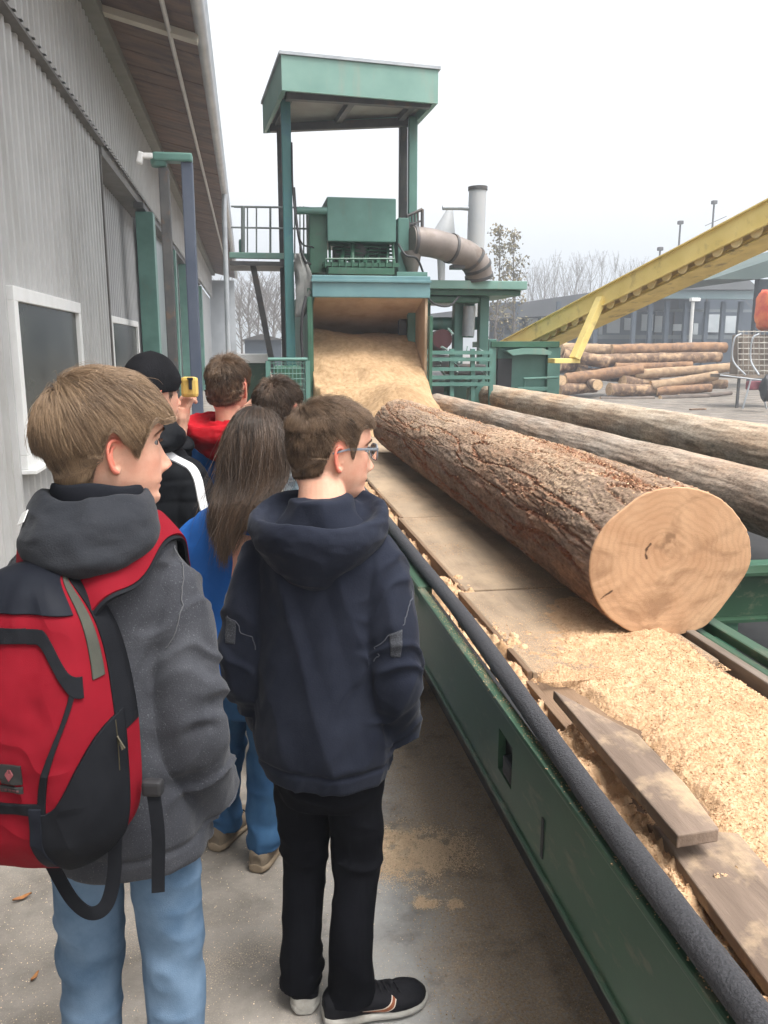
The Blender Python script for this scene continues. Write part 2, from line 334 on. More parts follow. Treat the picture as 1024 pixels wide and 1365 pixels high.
# ================================================================ lamp frame in front of the hall
Lm = thing('floodlight_stand', 'two slim dark posts joined by a green bracket carrying a small white floodlight', 'floodlight', (-.72, 9, 0))
b = MB(); b.box((float(at(222, 300, 9)[0]), 9, 1.70), (.10, .09, 3.40), bev=.01); b.build('post', M['steel_dark'], Lm)
b = MB(); b.box((float(at(253, 300, 9)[0]), 9, 1.73), (.115, .11, 3.46), bev=.012); b.build('post', mat('post_slate', (.05, .065, .10), (.075, .09, .125), 3, .5), Lm)
p = at(258, 240, 9); q = at(206, 236, 9); b = MB(); b.box(((p[0] + q[0]) / 2, 9, 3.5), (p[0] - q[0], .16, .085), bev=.02); b.box((q[0] + .05, 9, 3.47), (.16, .13, .13), bev=.04); b.build('bracket', M['green_paint'], Lm)
b = MB(); b.box((q[0] - .05, 8.95, 3.50), (.10, .09, .05), bev=.012); b.box((q[0] - .12, 8.93, 3.475), (.055, .10, .11), bev=.015, M=Matrix.Rotation(.25, 4, 'Y')); b.build('lamp_head', M['white_paint'], Lm)
# ================================================================ logs
def bark_mat(name, plate1, plate2, crack, dustc, bscale=120):
    m, nt, b, N, L = nodes(name); b.inputs['Roughness'].default_value = .9; b.inputs['Specular IOR Level'].default_value = .2
    col = ramp(nt, noise_n(nt, 9, 9, .68, (1, .35, 1)), [(.33, plate1), (.52, plate2), (.7, tuple(min(1, c * 1.45) for c in plate2))])
    fine = ramp(nt, noise_n(nt, 70, 6, .7, (1, .4, 1)), [(.35, (.55, .55, .55)), (.62, (1.12, 1.12, 1.12))])
    col = mixc(nt, 1.0, col, fine, 'MULTIPLY')
    warm = ramp(nt, noise_n(nt, 2.6, 5, .6, (1, .4, 1)), [(.42, (0, 0, 0)), (.66, (1, 1, 1))]); col = mixc(nt, warm, col, mixc(nt, 1.0, col, (1.12, .88, .70), 'MULTIPLY'))
    rc = ramp(nt, noise_n(nt, 60, 4, .7), [(.3, tuple(x * .55 for x in crack)), (.7, tuple(x * 1.5 for x in crack))])
    col = mixc(nt, attr(nt, 'crack'), col, rc)
    dn = N.new('ShaderNodeMath'); dn.operation = 'MULTIPLY'
    L.new(attr(nt, 'dusty'), dn.inputs[0]); L.new(ramp(nt, noise_n(nt, 55, 6, .75), [(.42, (0, 0, 0)), (.6, (1, 1, 1))]), dn.inputs[1])
    col = mixc(nt, dn.outputs[0], col, dustc)
    L.new(col, b.inputs['Base Color'])
    L.new(bumpn(nt, noise_n(nt, bscale, 8, .7, (1, .45, 1)), .8, .005), b.inputs['Normal']); return m
def face_mat(name, c1, c2, ring_scale=15):
    m, nt, b, N, L = nodes(name); b.inputs['Roughness'].default_value = .75; b.inputs['Specular IOR Level'].default_value = .25
    base = ramp(nt, noise_n(nt, 5, 7, .6, dist=.6), [(.3, c1), (.68, c2)])
    tc = N.new('ShaderNodeTexCoord'); mp = N.new('ShaderNodeMapping'); mp.inputs['Scale'].default_value = (1, 1, 1); mp.inputs['Location'].default_value = (-.025, 0, -.06)
    L.new(tc.outputs['Object'], mp.inputs[0]); wv = N.new('ShaderNodeTexWave'); wv.wave_type = 'RINGS'; wv.rings_direction = 'Y'
    wv.inputs['Scale'].default_value = ring_scale; wv.inputs['Distortion'].default_value = 16; wv.inputs['Detail'].default_value = 4; wv.inputs['Detail Scale'].default_value = .35
    dn_ = N.new('ShaderNodeTexNoise'); dn_.inputs['Scale'].default_value = 5; dn_.inputs['Detail'].default_value = 3; L.new(tc.outputs['Object'], dn_.inputs['Vector'])
    vm = N.new('ShaderNodeVectorMath'); vm.operation = 'MULTIPLY_ADD'; L.new(dn_.outputs['Color'], vm.inputs[0]); vm.inputs[1].default_value = (.09, .0, .09); L.new(mp.outputs[0], vm.inputs[2]); L.new(vm.outputs[0], wv.inputs['Vector'])
    r = ramp(nt, wv.outputs['Fac'], [(.0, (.84, .81, .78)), (.5, (1, 1, 1)), (1, (1.03, 1.02, 1.0))])
    col = mixc(nt, .5, base, mixc(nt, 1.0, base, r, 'MULTIPLY'))
    st = ramp(nt, noise_n(nt, 3.2, 5, .6, (1, 1, 2.2), dist=1.5), [(.50, (0, 0, 0)), (.66, (.75, .75, .75))])
    col = mixc(nt, st, col, tuple(c * .62 for c in c1))
    col = mixc(nt, attr(nt, 'crack'), col, (.07, .035, .02))
    col = mixc(nt, attr(nt, 'dusty'), col, tuple(c * .55 for c in c1))
    L.new(col, b.inputs['Base Color']); L.new(bumpn(nt, noise_n(nt, 130, 6, .7, (1, 1, 4)), .35, .003), b.inputs['Normal']); return m
def log_np(y0, y1, R0, R1, nu, nv, seed, rough, plates=True, bend=0):
    """bark surface along +Y around the local axis; returns V, F, attrs, rim profiles"""
    th = np.linspace(0, 2 * PI, nu, endpoint=False); ys = np.linspace(y0, y1, nv)
    T, Y = np.meshgrid(th, ys); t = (Y - y0) / (y1 - y0); R = R0 + (R1 - R0) * t
    c, s = np.cos(T), np.sin(T); so = seed * 9.7
    low = fbm(np.c_[(c * 1.1 + so).ravel(), (s * 1.1).ravel(), (Y * .9).ravel()], 3, seed).reshape(T.shape)
    crack = np.zeros_like(T); disp = low * R * .055
    if plates:
        tw = T + Y * .16                                    # the grain winds slowly round the trunk
        cw, sw = np.cos(tw), np.sin(tw)
        p = np.c_[(cw * 2.5 + so).ravel(), (sw * 2.5).ravel(), (Y * .62).ravel()]
        wv = fbm(p * 2.3, 3, seed + 3); p2 = p + .30 * np.c_[wv, np.roll(wv, 7), wv * .6]
        r1 = 1 - np.abs(pn(p2, seed + 5)) * 2.2; r2 = 1 - np.abs(pn(p2 * 2.3 + 5, seed + 6)) * 2.4
        brk = fbm(np.c_[(c * 9).ravel(), (s * 9).ravel(), (Y * 9).ravel()], 3, seed + 9).reshape(T.shape)
        wp = fbm(np.c_[(c * 1.6 + so).ravel(), (s * 1.6).ravel(), (Y * .9).ravel()], 4, seed + 21).reshape(T.shape)
        u_ = T * 13 / (2 * PI) + Y * .42 + 1.5 * wp; du = np.abs(u_ - np.round(u_)); lane = _h(np.round(u_).astype(np.int64) % 13, np.zeros(u_.shape, np.int64), np.zeros(u_.shape, np.int64), seed)
        here = fbm(np.c_[(c * 1.4 + 7).ravel(), (s * 1.4).ravel(), (Y * 1.1).ravel()], 3, seed + 11).reshape(T.shape)
        k1 = (1 - sst(.02, .13, du + .09 * brk)) * sst(-.30, .0, here + .35 * lane + .08)
        k2 = sst(.70, .97, r2.reshape(T.shape)) * sst(.0, .3, here + .1) * .6; k3 = sst(.80, 1.0, r1.reshape(T.shape)) * .45
        crack = np.clip(np.maximum(np.maximum(k1, k2), k3) * (.9 + .7 * brk), 0, 1)
        scale_ = fbm(np.c_[(cw * 10).ravel(), (sw * 10).ravel(), (Y * 11).ravel()], 4, seed + 13).reshape(T.shape)
        flake = np.abs(fbm(np.c_[(cw * 26).ravel(), (sw * 26).ravel(), (Y * 40).ravel()], 2, seed + 14).reshape(T.shape))
        disp = disp + rough * (.55 * scale_ + .35 * flake - .9 * crack + .5 * crack * flake * 3)
    else:
        disp = disp + rough * fbm(np.c_[(c * 6).ravel(), (s * 6).ravel(), (Y * 4).ravel()], 4, seed + 13).reshape(T.shape)
        kn = fbm(np.c_[(c * 3).ravel(), (s * 3).ravel(), (Y * 3).ravel()], 2, seed + 15).reshape(T.shape)
        crack = sst(.34, .46, kn) * .5
    fade = sst(0, .03, Y - y0) * .85 + .15
    R = R + low * R * .055 + (disp - low * R * .055) * fade
    bx = bend * np.sin(t * PI)
    V = np.stack([R * c + bx, Y, R * s], -1)
    top = sst(.05, .8, s) * (.5 + .5 * sst(-.2, .3, fbm(np.c_[(c * 3).ravel(), (s * 3).ravel(), (Y * 2).ravel()], 3, seed + 17).reshape(T.shape)))
    return V, grid_faces(nu, nv, True), dict(crack=crack.ravel(), dusty=top.ravel()), R
def log_face(Vring, y_off, m_rings, flip, marks=None):
    n = len(Vring); c = Vring.mean(0); f_ = np.linspace(0, 1, m_rings) ** .9
    V = c[None, None] + (Vring - c)[None] * f_[:, None, None]; V[..., 1] = c[1] + y_off
    V[-1, :, 1] = Vring[:, 1]
    F = grid_faces(n, m_rings, True)
    if flip: F = F[:, ::-1]
    V = V.reshape(-1, 3); cr = np.zeros(len(V)); du = np.zeros(len(V))
    if marks: cr, du = marks(V)
    return V, F, dict(crack=cr, dusty=du)
def make_log(name, label, loc, rz, y0, y1, R0, R1, nu, nv, seed, rough, mb, mf, plates=True, group=None, marks=None, tilt=0, shape=None, m_rings=24, bend=0):
    lg = thing(name, label, 'log', loc, rz, group); lg.rotation_euler = (tilt, 0, rz)
    V, F, A, R = log_np(y0, y1, R0, R1, nu, nv, seed, rough, plates, bend)
    if shape is not None: V = shape(V)
    link('bark', npmesh(V.reshape(-1, 3), F[:, ::-1], True, A), mb, lg, world=False)
    for ring, off, fl in ((V[0], -.004, False), (V[-1], .004, True)):
        Vf, Ff, Af = log_face(ring, off, m_rings, fl, marks if not fl else None)
        link('cut_face', npmesh(Vf, Ff, True, Af), mf, lg, world=False)
    return lg
bark1 = bark_mat('bark_scaly', (.102, .062, .041), (.222, .156, .117), (.20, .062, .026), (.42, .31, .21))
bark2 = bark_mat('bark_smooth', (.175, .142, .118), (.30, .255, .215), (.08, .05, .035), (.38, .31, .24))
bark3 = bark_mat('bark_tan', (.26, .212, .165), (.40, .34, .275), (.10, .065, .04), (.42, .34, .25))
face1 = face_mat('cut_wood', (.40, .222, .120), (.55, .35, .21))
face2 = face_mat('cut_wood_pale', (.50, .33, .18), (.64, .47, .30))
def seg(V, a, b_, wdt):                     # distance mask to a segment given in local (x, z)
    a = np.array(a); b_ = np.array(b_); p = V[:, [0, 2]]; d = b_ - a; t = np.clip(((p - a) @ d) / (d @ d), 0, 1)
    return 1 - sst(wdt * .4, wdt, np.linalg.norm(p - (a + t[:, None] * d), axis=1) + .002 * pn(np.c_[p * 90, p[:, :1] * 0], 4))
def marks1(V):
    cr = np.zeros(len(V))
    for pts, w_ in (([(-.070, .060), (-.080, .048), (-.084, .030), (-.080, .018)], .0045), ([(-.215, -.100), (-.198, -.088), (-.182, -.078)], .004)):
        for a, b_ in zip(pts[:-1], pts[1:]): cr = np.maximum(cr, seg(V, a, b_, w_))
    n = fbm(np.c_[V[:, 0] * 60, V[:, 2] * 60, V[:, 1] * 0], 4, 3); g_ = np.exp(-(((V[:, 0] + .015) / .045) ** 2 + ((V[:, 2] - .065) / .03) ** 2))
    du = np.clip(g_ * (.6 + 1.6 * n), 0, .9)
    band = np.exp(-((V[:, 2] - .02 - .55 * (V[:, 0] - .05)) / .014) ** 2) * sst(-.02, .05, V[:, 0]) * (.5 + .5 * n)
    return np.clip(cr, 0, 1), np.clip(np.maximum(du, band * .55), 0, 1)
def shape1(V):
    th = np.arctan2(V[..., 2], V[..., 0]); x, z = V[..., 0].copy(), V[..., 2].copy()
    V[..., 0] *= 1.06                                     # slightly wider than tall, with one flat sawn-off corner low on the right
    near = 1 - sst(.0, .5, V[..., 1] - V[..., 1].min())
    d = V[..., 0] * math.cos(-.62) + V[..., 2] * math.sin(-.62); ov = np.logaddexp(0, (d - .228) / .006) * .006 * near
    V[..., 0] -= ov * math.cos(-.62) * .9; V[..., 2] -= ov * math.sin(-.62) * .9
    return V
big = make_log('sawlog', 'thick scaly barked log on the conveyor with its broad cut end facing the viewer', (1.222, 2.2, 1.024), 0, 0, 4.45, .235, .207, 480, 1000, 3, .013, bark1, face1, marks=marks1, shape=shape1, m_rings=90)
log2 = make_log('sawlog', 'slimmer grey brown log lying just right of the thick scaly log', (2.2, 2.55, .985), 0, 0, 7.0, .14, .13, 160, 500, 8, .006, bark2, face2, plates=False)
log3 = make_log('sawlog', 'long pale tan log, farthest right of the three beside the conveyor', (3.12, 3.2, 1.02), 0, 0, 7.3, .165, .15, 140, 460, 12, .005, bark3, face2, plates=False)
# ================================================================ conveyor
CY0, CY1 = .35, 9.3
cv = thing('log_conveyor', 'green steel log conveyor with black side roller and dusty wooden bed running to the hopper', 'conveyor', (.9, 4.5, 0))
h0 = atx(655, 962, .545); h1 = atx(681, 1024, .545)
hy1, hy0, hz1, hz0 = 1.70, 1.60, .790, .690
JY = 2.62                                          # the plate stops here; farther on there are two slim rails
b = MB()
b.box((.556, (CY0 + hy0) / 2, .737), (.018, hy0 - CY0, .215)); b.box((.556, (hy1 + JY) / 2, .737), (.018, JY - hy1, .215))
b.box((.556, (hy0 + hy1) / 2, (hz1 + .8445) / 2), (.018, hy1 - hy0, .8445 - hz1)); b.box((.556, (hy0 + hy1) / 2, (hz0 + .6295) / 2), (.018, hy1 - hy0, hz0 - .6295))
b.box((.557, (CY0 + JY) / 2, .846), (.028, JY - CY0, .016), bev=.006); b.box((.575, (CY0 + JY) / 2, .624), (.07, JY - CY0, .012), bev=.004)
b.build('side_rail', M['green_rail'], cv)
b = MB(); b.box((.580, (hy0 + hy1) / 2, (hz0 + hz1) / 2), (.02, hy1 - hy0 + .04, .13), bev=.004); b.box((.562, (hy0 + hy1) / 2 - .012, hz0 + .028), (.03, .06, .045), bev=.006); b.build('bracket_block', M['black'], cv)
b = MB(); b.box((.5457, 1.40, .70), (.002, .012, .085)); b.build('slot', M['black'], cv)
b = MB(); b.box((.572, (JY + CY1) / 2, .835), (.05, CY1 - JY, .045), bev=.01); b.box((.505, (JY + CY1) / 2, .79), (.022, CY1 - JY - .04, .05), bev=.006); b.box((.60, (JY + CY1) / 2, .66), (.02, CY1 - JY, .18)); b.build('far_rail', M['green_rail'], cv)
b = MB(); b.box((.596, (CY0 + CY1) / 2, .80), (.03, CY1 - CY0 - .1, .02)); b.build('dark_strip', M['black'], cv)  # black strip added to darken the gap between rail and roller
# rubber covered roller beside the rail
nv, nu = 700, 40; ys = np.linspace(CY0 - .05, CY1 - .4, nv); a_ = np.linspace(0, 2 * PI, nu, endpoint=False); A_, Y_ = np.meshgrid(a_, ys)
P_ = np.c_[(np.cos(A_) * 1.5).ravel(), (np.sin(A_) * 1.5).ravel(), (Y_ * 12).ravel()]
R_ = .0225 + .0010 * fbm(P_ * 3, 3, 5).reshape(A_.shape) + .0015 * pn(np.c_[A_.ravel() * 0, A_.ravel() * 0, Y_.ravel() * 2], 2).reshape(A_.shape)
V = np.stack([.5625 + .042 * sst(.9, 2.4, Y_) + .003 * np.sin(Y_ * 1.7) + R_ * np.cos(A_), Y_, .878 + R_ * np.sin(A_)], -1).reshape(-1, 3)
link('side_roller', npmesh(V, grid_faces(nu, nv, True)[:, ::-1], True), M['black_rubber'], cv)
board = mat('deck_board', (.175, .125, .083), (.28, .21, .145), 5, .85, .5, 60, stretch=(2.2, .3, 2), dirt=(.34, .25, .165), dscale=4, dlo=.40, dhi=.62, dstretch=(1, .6, 1))
edge = mat('deck_edge', (.10, .06, .035), (.20, .125, .075), 6, .85, .5, 60, stretch=(2, .3, 2))
for y0, y1, dz, wob in ((1.98, 2.72, .001, -.030), (2.735, 4.02, .002, -.012), (4.035, 6.6, 0, .006), (6.615, 9.2, .003, .02)):
    b = MB(); b.box(((.757 + wob + 1.265) / 2, (y0 + y1) / 2, .785 + dz), (1.265 - .757 - wob, y1 - y0, .03), bev=.004); b.build('bed_plate', board, cv)
    b = MB(); b.box((.748 + wob, (y0 + y1) / 2, .768 + dz), (.016, y1 - y0, .07), bev=.004); b.build('bed_edge', edge, cv)
b = MB(); b.box((.99, 1.15, .765), (.55, 1.64, .03)); b.box((.709, 1.15, .75), (.018, 1.62, .075), bev=.003); b.build('bed_plate', edge, cv)
b = MB(); b.box((1.30, (CY0 + CY1) / 2, .735), (.030, CY1 - CY0, .15), bev=.005); b.build('far_board', mat('far_wood', (.11, .085, .065), (.19, .155, .125), 5, .85, .4, 60, stretch=(2, .3, 2)), cv)
b = MB(); b.box((1.352, (CY0 + CY1) / 2, .74), (.03, CY1 - CY0, .11), bev=.006); b.box((1.405, (CY0 + CY1) / 2, .80), (.045, CY1 - CY0, .03), bev=.006); b.build('far_rail', M['green_rail'], cv)
for y in (.6, 3.7, 5.2, 6.8, 8.4):
    b = MB()
    b.box((.74, y, .29), (.08, .10, .58)); b.box((1.22, y, .30), (.08, .10, .60)); b.box((.91, y, .56), (.56, .09, .08)); b.build('trestle', M['steel_dark'], cv)
b = MB(); b.box((.862, (.3 + CY1) / 2, .035), (.04, CY1 - .3, .07), bev=.004); b.build('floor_channel', M['steel_dark'], cv)
b = MB(); b.box((.70, 2.85, .60), (.03, CY1 - 3.2 + 3.0, .02)); b.box((1.0, 4.6, .45), (.50, 9.0, .012)); b.build('drip_tray', M['steel_dark'], cv)
# log deck (cross arms carrying the two slim logs)
ld = thing('log_deck', 'green steel cross frame carrying the two slimmer logs right of the conveyor', 'log deck', (2.4, 5, 0))
for y in (2.75, 4.2, 5.9, 7.8, 9.4):
    b = MB(); b.box((2.75, y, .82), (2.82, .10, .012)); b.box((2.75, y, .73), (2.82, .016, .165)); b.box((2.75, y, .64), (2.82, .10, .012)); b.build('cross_arm', M['green_rail'], ld)
    for x in (1.75, 3.7):
        b = MB(); b.box((x, y, .317), (.09, .085, .633)); b.build('leg', M['green_dark'], ld)
for x in (1.52, 3.9):
    b = MB(); b.box((x, 6.2, .59), (.09, 8.2, .09), bev=.008); b.build('long_beam', M['green_rail'], ld)
for y in (3.45, 5.0):
    b = MB(); b.box((2.3, y, .60), (1.6, .10, .10), bev=.008); b.build('stretcher', M['green_dark'], ld)
b = MB(); b.box((2.63, 4.6, .38), (2.3, 6.6, .02)); b.box((2.63, 1.9, .50), (2.3, .02, .26)); b.build('shade_sheet', M['black'], ld)  # black sheets added below the arms to imitate the deep shade there
# planks resting loosely on the bed
pw = mat('loose_plank', (.115, .080, .058), (.22, .16, .12), 7, .8, .5, 60, stretch=(2.5, .35, 2), dirt=(.40, .29, .18), dscale=6, dlo=.5, dhi=.66)
def plank_thing(label, poly, z0, z1, drop):
    c = np.mean(poly, 0); t = thing('plank', label, 'plank', (c[0], c[1], z0))
    bm = MB(); bm.prism([(x, y, z0 + drop * (y - c[1])) for x, y in poly], (0, 0, z0), (0, 0, z1))
    o = bm.build('board', pw, t); md = o.modifiers.new('bevel', 'BEVEL'); md.width = .003; md.segments = 2; return t
pa = [atz(737, 930, .84), atz(902, 1128, .84), atz(958, 1119, .84), atz(915, 1060, .84), atz(850, 990, .84)]
plank_thing('short weathered plank with a pointed far end lying half buried on the sawdust', [(p[0], p[1]) for p in pa], .835, .860, 0)
pb = [atz(870, 1100, .805), atz(1064, 1365, .805), atz(1180, 1340, .805), atz(985, 1110, .805)]
plank_thing('dusty plank at the lower right edge, partly under the short pointed plank', [(p[0], p[1]) for p in pb], .782, .805, 0)
# ================================================================ sawdust
def dust_field(name, x0, x1, y0, y1, nx, ny, fn, m=None, attrs=None):
    X, Y = np.meshgrid(np.linspace(x0, x1, nx), np.linspace(y0, y1, ny)); Z = fn(X, Y)
    o = link(name, npmesh(np.stack([X, Y, Z], -1).reshape(-1, 3), grid_faces(nx, ny), True), m or M['dust'])
    return tag(o, kind='stuff'), X, Y, Z
def f3(X, Y, s, o=3, seed=1): return fbm(np.c_[(X * s).ravel(), (Y * s).ravel(), np.zeros(X.size)], o, seed).reshape(X.shape)
def bedheap(X, Y):
    e = .801 + .016 * sst(.80, 1.1, X + .05 * f3(X, Y, 6)) + .010 * f3(X, Y, 5, 4, 2)
    xb = curve1([(.4, .70), (1.0, .735), (1.6, .80), (1.78, .775), (2.0, .69), (3.4, .70)], Y.ravel()).reshape(Y.shape)
    e -= .05 * (1 - sst(-.015, .10, X - xb + .06 * f3(X, Y, 9, 3, 4)))
    e -= .03 * sst(1.9, 3.0, Y + .45 * f3(X, Y, 5, 4, 6) - .5 * (X - .72))
    e -= .07 * sst(1.205, 1.26, X + .02 * f3(X, Y, 14, 2, 8))
    lump = np.abs(f3(X, Y, 26, 3, 9)); 
    return e + .012 * lump * sst(-.1, .3, f3(X, Y, 5, 2, 19)) + .0045 * f3(X, Y, 60, 4, 10) + .003 * f3(X, Y, 170, 3, 11)
_, DX, DY, DZ = dust_field('sawdust', .675, 1.262, .5, 3.3, 420, 1900, bedheap)
def gapheap(X, Y):
    e = .772 + .05 * f3(X, Y, 7, 3, 21) - .30 * sst(.16, .26, f3(X, Y, 5.3, 2, 22)) + .02 * np.abs(f3(X, Y, 30, 3, 23)) * 1.6 + .006 * f3(X, Y, 90, 3, 24)
    return np.maximum(e, .5)
_, GX, GY, GZ = dust_field('sawdust', .618, .775, .5, 8.8, 120, 2200, gapheap)
def flakes(P, size, m, name='sawdust', nrm_jit=.7):
    n = len(P); d = RNG.normal(size=(n, 3)); d[:, 2] *= nrm_jit; d /= np.linalg.norm(d, axis=1)[:, None]
    e = np.cross(d, RNG.normal(size=(n, 3)) * [.4, .4, 1] + [0, 0, .8]); e /= np.linalg.norm(e, axis=1)[:, None]
    s = size * RNG.uniform(.5, 1.6, (n, 1)); a = RNG.uniform(.3, .8, (n, 1))
    up = np.cross(d, e) * s * .25
    V = np.stack([P - d * s - e * s * a, P + d * s - e * s * a + up, P + d * s * .8 + e * s * a, P - d * s * .9 + e * s * a + up], 1).reshape(-1, 3)
    return tag(link(name, npmesh(V, np.arange(4 * n).reshape(-1, 4), False), m), kind='stuff')
k = RNG.random(150000); X, Y = RNG.uniform(.69, 1.258, 150000), .7 + 2.5 * k ** 1.25
ix = ((X - .675) / .587 * 419).astype(int); iy = ((Y - .5) / 2.8 * 1899).astype(int); Z = DZ[iy, ix]
okm = (Z > np.where(Y > 1.98, .799, .776)); sz = .0009 + .0016 * (RNG.random(150000)[:, None] ** 7); flakes(np.c_[X, Y, Z + .001][okm], sz[okm], M['dust_chip'])
n = 95000; X = 1.25 - .52 * RNG.random(n) ** 1.5; Y = 1.9 + 3.2 * RNG.random(n) ** 2.0; dn = f3(X[None], Y[None], 6, 3, 35)[0]; kp = RNG.random(n) < np.clip(.45 + 1.6 * dn + .6 * sst(3.0, 2.2, Y), .03, 1)
flakes(np.c_[X, Y, np.full(n, .8045)][kp], .0010, M['dust_chip'], nrm_jit=.2)
X, Y = RNG.uniform(.622, .75, 40000), .5 + 5 * RNG.random(40000) ** 1.2
ix = ((X - .618) / .157 * 119).astype(int); iy = ((Y - .5) / 8.3 * 2199).astype(int); Z = GZ[iy, ix]
flakes(np.c_[X, Y, Z + .001][Z > .6], .0019, M['dust_chip'])
# chips along the ridges of the big log
n = 16000; ti = RNG.integers(0, 1000, n); ui = (RNG.normal(PI / 2 + .25, .55, n) % (2 * PI) / (2 * PI) * 480).astype(int) % 480
bo = [c for c in big.children if c.name.startswith('bark')][0]; bv = np.empty(len(bo.data.vertices) * 3, np.float32); bo.data.vertices.foreach_get('co', bv); bv = bv.reshape(1000, 480, 3)
cr_ = np.empty(480000, np.float32); bo.data.attributes['crack'].data.foreach_get('value', cr_); cr_ = cr_.reshape(1000, 480)
P = bv[ti, ui] + np.array([1.222, 2.2, 1.024]); keep = RNG.random(n) < (.12 + 1.2 * cr_[ti, ui])
flakes(P[keep] + [0, 0, .002], .0022, M['dust_chip'])
n = 40000; ti = RNG.integers(0, 1000, n); ui = RNG.integers(60, 300, n); keep = cr_[ti, ui] > .45
flakes((bv[ti, ui] + np.array([1.222, 2.2, 1.024]))[keep], .0034, mat('bark_chip', (.11, .042, .020), (.25, .12, .06), 60, .9))
# floor: scattered flakes, drifts and a spilled patch
n = 42000; X = RNG.uniform(-1.3, .62, n); Y = .9 + 5 * RNG.random(n) ** 1.6
dn = f3(X[None], Y[None], 2.4, 3, 31)[0] + .35 * sst(.2, .55, X); kp = RNG.random(n) < np.clip(.35 + 1.1 * dn, .04, 1)
flakes(np.c_[X, Y, np.full(n, .0012)][kp], .0011, M['dust_pale'], nrm_jit=.12)
pc = [(atz(555, 1140, 0), .16, .10, 46000), (atz(568, 1203, 0), .030, .024, 5000), (atz(608, 1208, 0), .018, .02, 2500), (atz(530, 1120, 0), .06, .07, 10000)]
for c, sx_, sy_, n in pc:
    P = np.c_[RNG.normal(c[0], sx_ * .55, n), RNG.normal(c[1], sy_ * .6, n)]
    nz = f3(P[:, 0][None], P[:, 1][None], 26, 4, 33)[0]; kp = nz > -.18 + .4 * RNG.random(n) - .1
    P = P[kp]; flakes(np.c_[P, .001 + .004 * RNG.random(len(P))], .0014, M['dust_pale'], nrm_jit=.3)
n = 40000; X = .40 + .45 * RNG.random(n) ** .7; Y = 1.0 + 5 * RNG.random(n) ** 1.5
flakes(np.c_[X, Y, .001 + .006 * RNG.random(n)], .0016, mat('dust_old', (.22, .15, .09), (.58, .44, .29), 120, .95, lo=.3, hi=.7), nrm_jit=.4)
for (px, py, s_) in ((30, 1200, .028), (47, 1306, .018)):
    c = atz(px, py, 0); b = MB()
    u = np.linspace(0, 1, 7); wv = np.sin(u * PI) ** .7 * .3
    V = np.concatenate([np.c_[(u - .5) * s_ * 2, wv * s_ * k_, .012 * np.abs(u - .5) + .006 * abs(k_) + .003] for k_ in (-1, 0, 1)]); 
    o = tag(link('fallen_leaf', npmesh(V + [0, 0, 0], grid_faces(7, 3), True), M['leaf_dead']), 'dry brown leaf on the concrete below the red backpack' if px == 30 else 'small orange brown leaf scrap on the concrete beside the light blue jeans', 'leaf')
    o.location = (c[0], c[1], .001); o.rotation_euler = (0, 0, .5 if px == 30 else 1.2)

n = 2500; Y = .6 + 4 * RNG.random(n); flakes(np.c_[RNG.normal(.560, .008, n), Y, np.full(n, .8550)], .0011, M['dust_chip'], nrm_jit=.3)
for (px, py, Y_, s_, lb) in ((1092 / 1.55, 996, 1.52, 0, ''),): pass
# ================================================================ mill tower and hopper at the conveyor's end
def pbox(mb, x0, y0, x1, y1, Y, dep, bev=0, rz=0):
    a = at(x0, y0, Y); c = at(x1, y1, Y)
    mb.box(((a[0] + c[0]) / 2, Y + dep / 2, (a[2] + c[2]) / 2), (abs(c[0] - a[0]), dep, abs(a[2] - c[2])), bev=bev, rz=rz); return mb
G, GD, BL = M['green_paint'], M['green_dark'], M['blue_paint']
weather = mat('green_weathered', (.13, .25, .21), (.18, .31, .265), 2, .5, .1, 30, dirt=(.24, .25, .20), dscale=3.2, dlo=.55, dhi=.8, dstretch=(2, 2, .25))
tower = thing('canopy_tower', 'tall green steel tower on slim posts with a boxy canopy roof above the hopper', 'tower', (.9, 10, 0))
Zb = at(376, 120, 9.2)[2]; Zt = at(372, 70, 9.15)[2]
FL, FR, BR, BLc = [atz(px, py, Zb) for px, py in ((376, 120), (584, 138), (557, 167), (351, 178))]
quad = [FL, FR, BR, BLc]; cen = np.mean(quad, 0)
def shrink(q, d): return [p + (cen - p) / np.linalg.norm((cen - p)[:2]) * d for p in q]
b = MB(); inn = shrink(quad, .06)
for i in range(4):
    p, q, r, s = quad[i], quad[(i + 1) % 4], inn[(i + 1) % 4], inn[i]
    b.prism([p, q, r, s], (0, 0, 0), (0, 0, Zt - Zb))
b.build('fascia', weather, tower)
b = MB(); b.prism([p + [0, 0, 0] for p in shrink(quad, -.03)], (0, 0, Zb), (0, 0, Zb + .03)); 
for v in b.bm.verts: v.co.z += Zt - Zb + .002
b.build('roof_sheet', M['steel_grey'], tower)
b = MB(); b.prism(inn, (0, 0, 0), (0, 0, .012))
for v in b.bm.verts: v.co.z += .10
b.build('ceiling', mat('ceiling_board', (.25, .23, .20), (.33, .31, .28), 3, .8), tower)
b = MB()
for t in (.08, .48, .88):
    p_, q_ = FL + (FR - FL) * t + [0, 0, .06], BLc + (BR - BLc) * t + [0, 0, .06]; b.beam(p_ + (q_ - p_) * .05, q_ + (p_ - q_) * .05, .07, .07)
for t in (.12, .9):
    p_, q_ = FL + (BLc - FL) * t + [0, 0, .015], FR + (BR - FR) * t + [0, 0, .015]; b.beam(p_ + (q_ - p_) * .04, q_ + (p_ - q_) * .04, .08, .09)
b.build('roof_beam', M['steel_dark'], tower)
def post(px, Y, w_, zb, m, zt=Zb + .05):
    p = at(px, 300, Y); bb = MB(); bb.box((p[0], Y, (zb + zt) / 2), (w_, w_, zt - zb), bev=.008); bb.build('post', m, tower)
post(384, 9.75, .105, 0, mat('post_teal', (.03, .12, .12), (.05, .16, .16), 2, .45, dirt=(.02, .09, .14), dscale=2)); post(376.5, 10.75, .085, 0, M['steel_dark'])
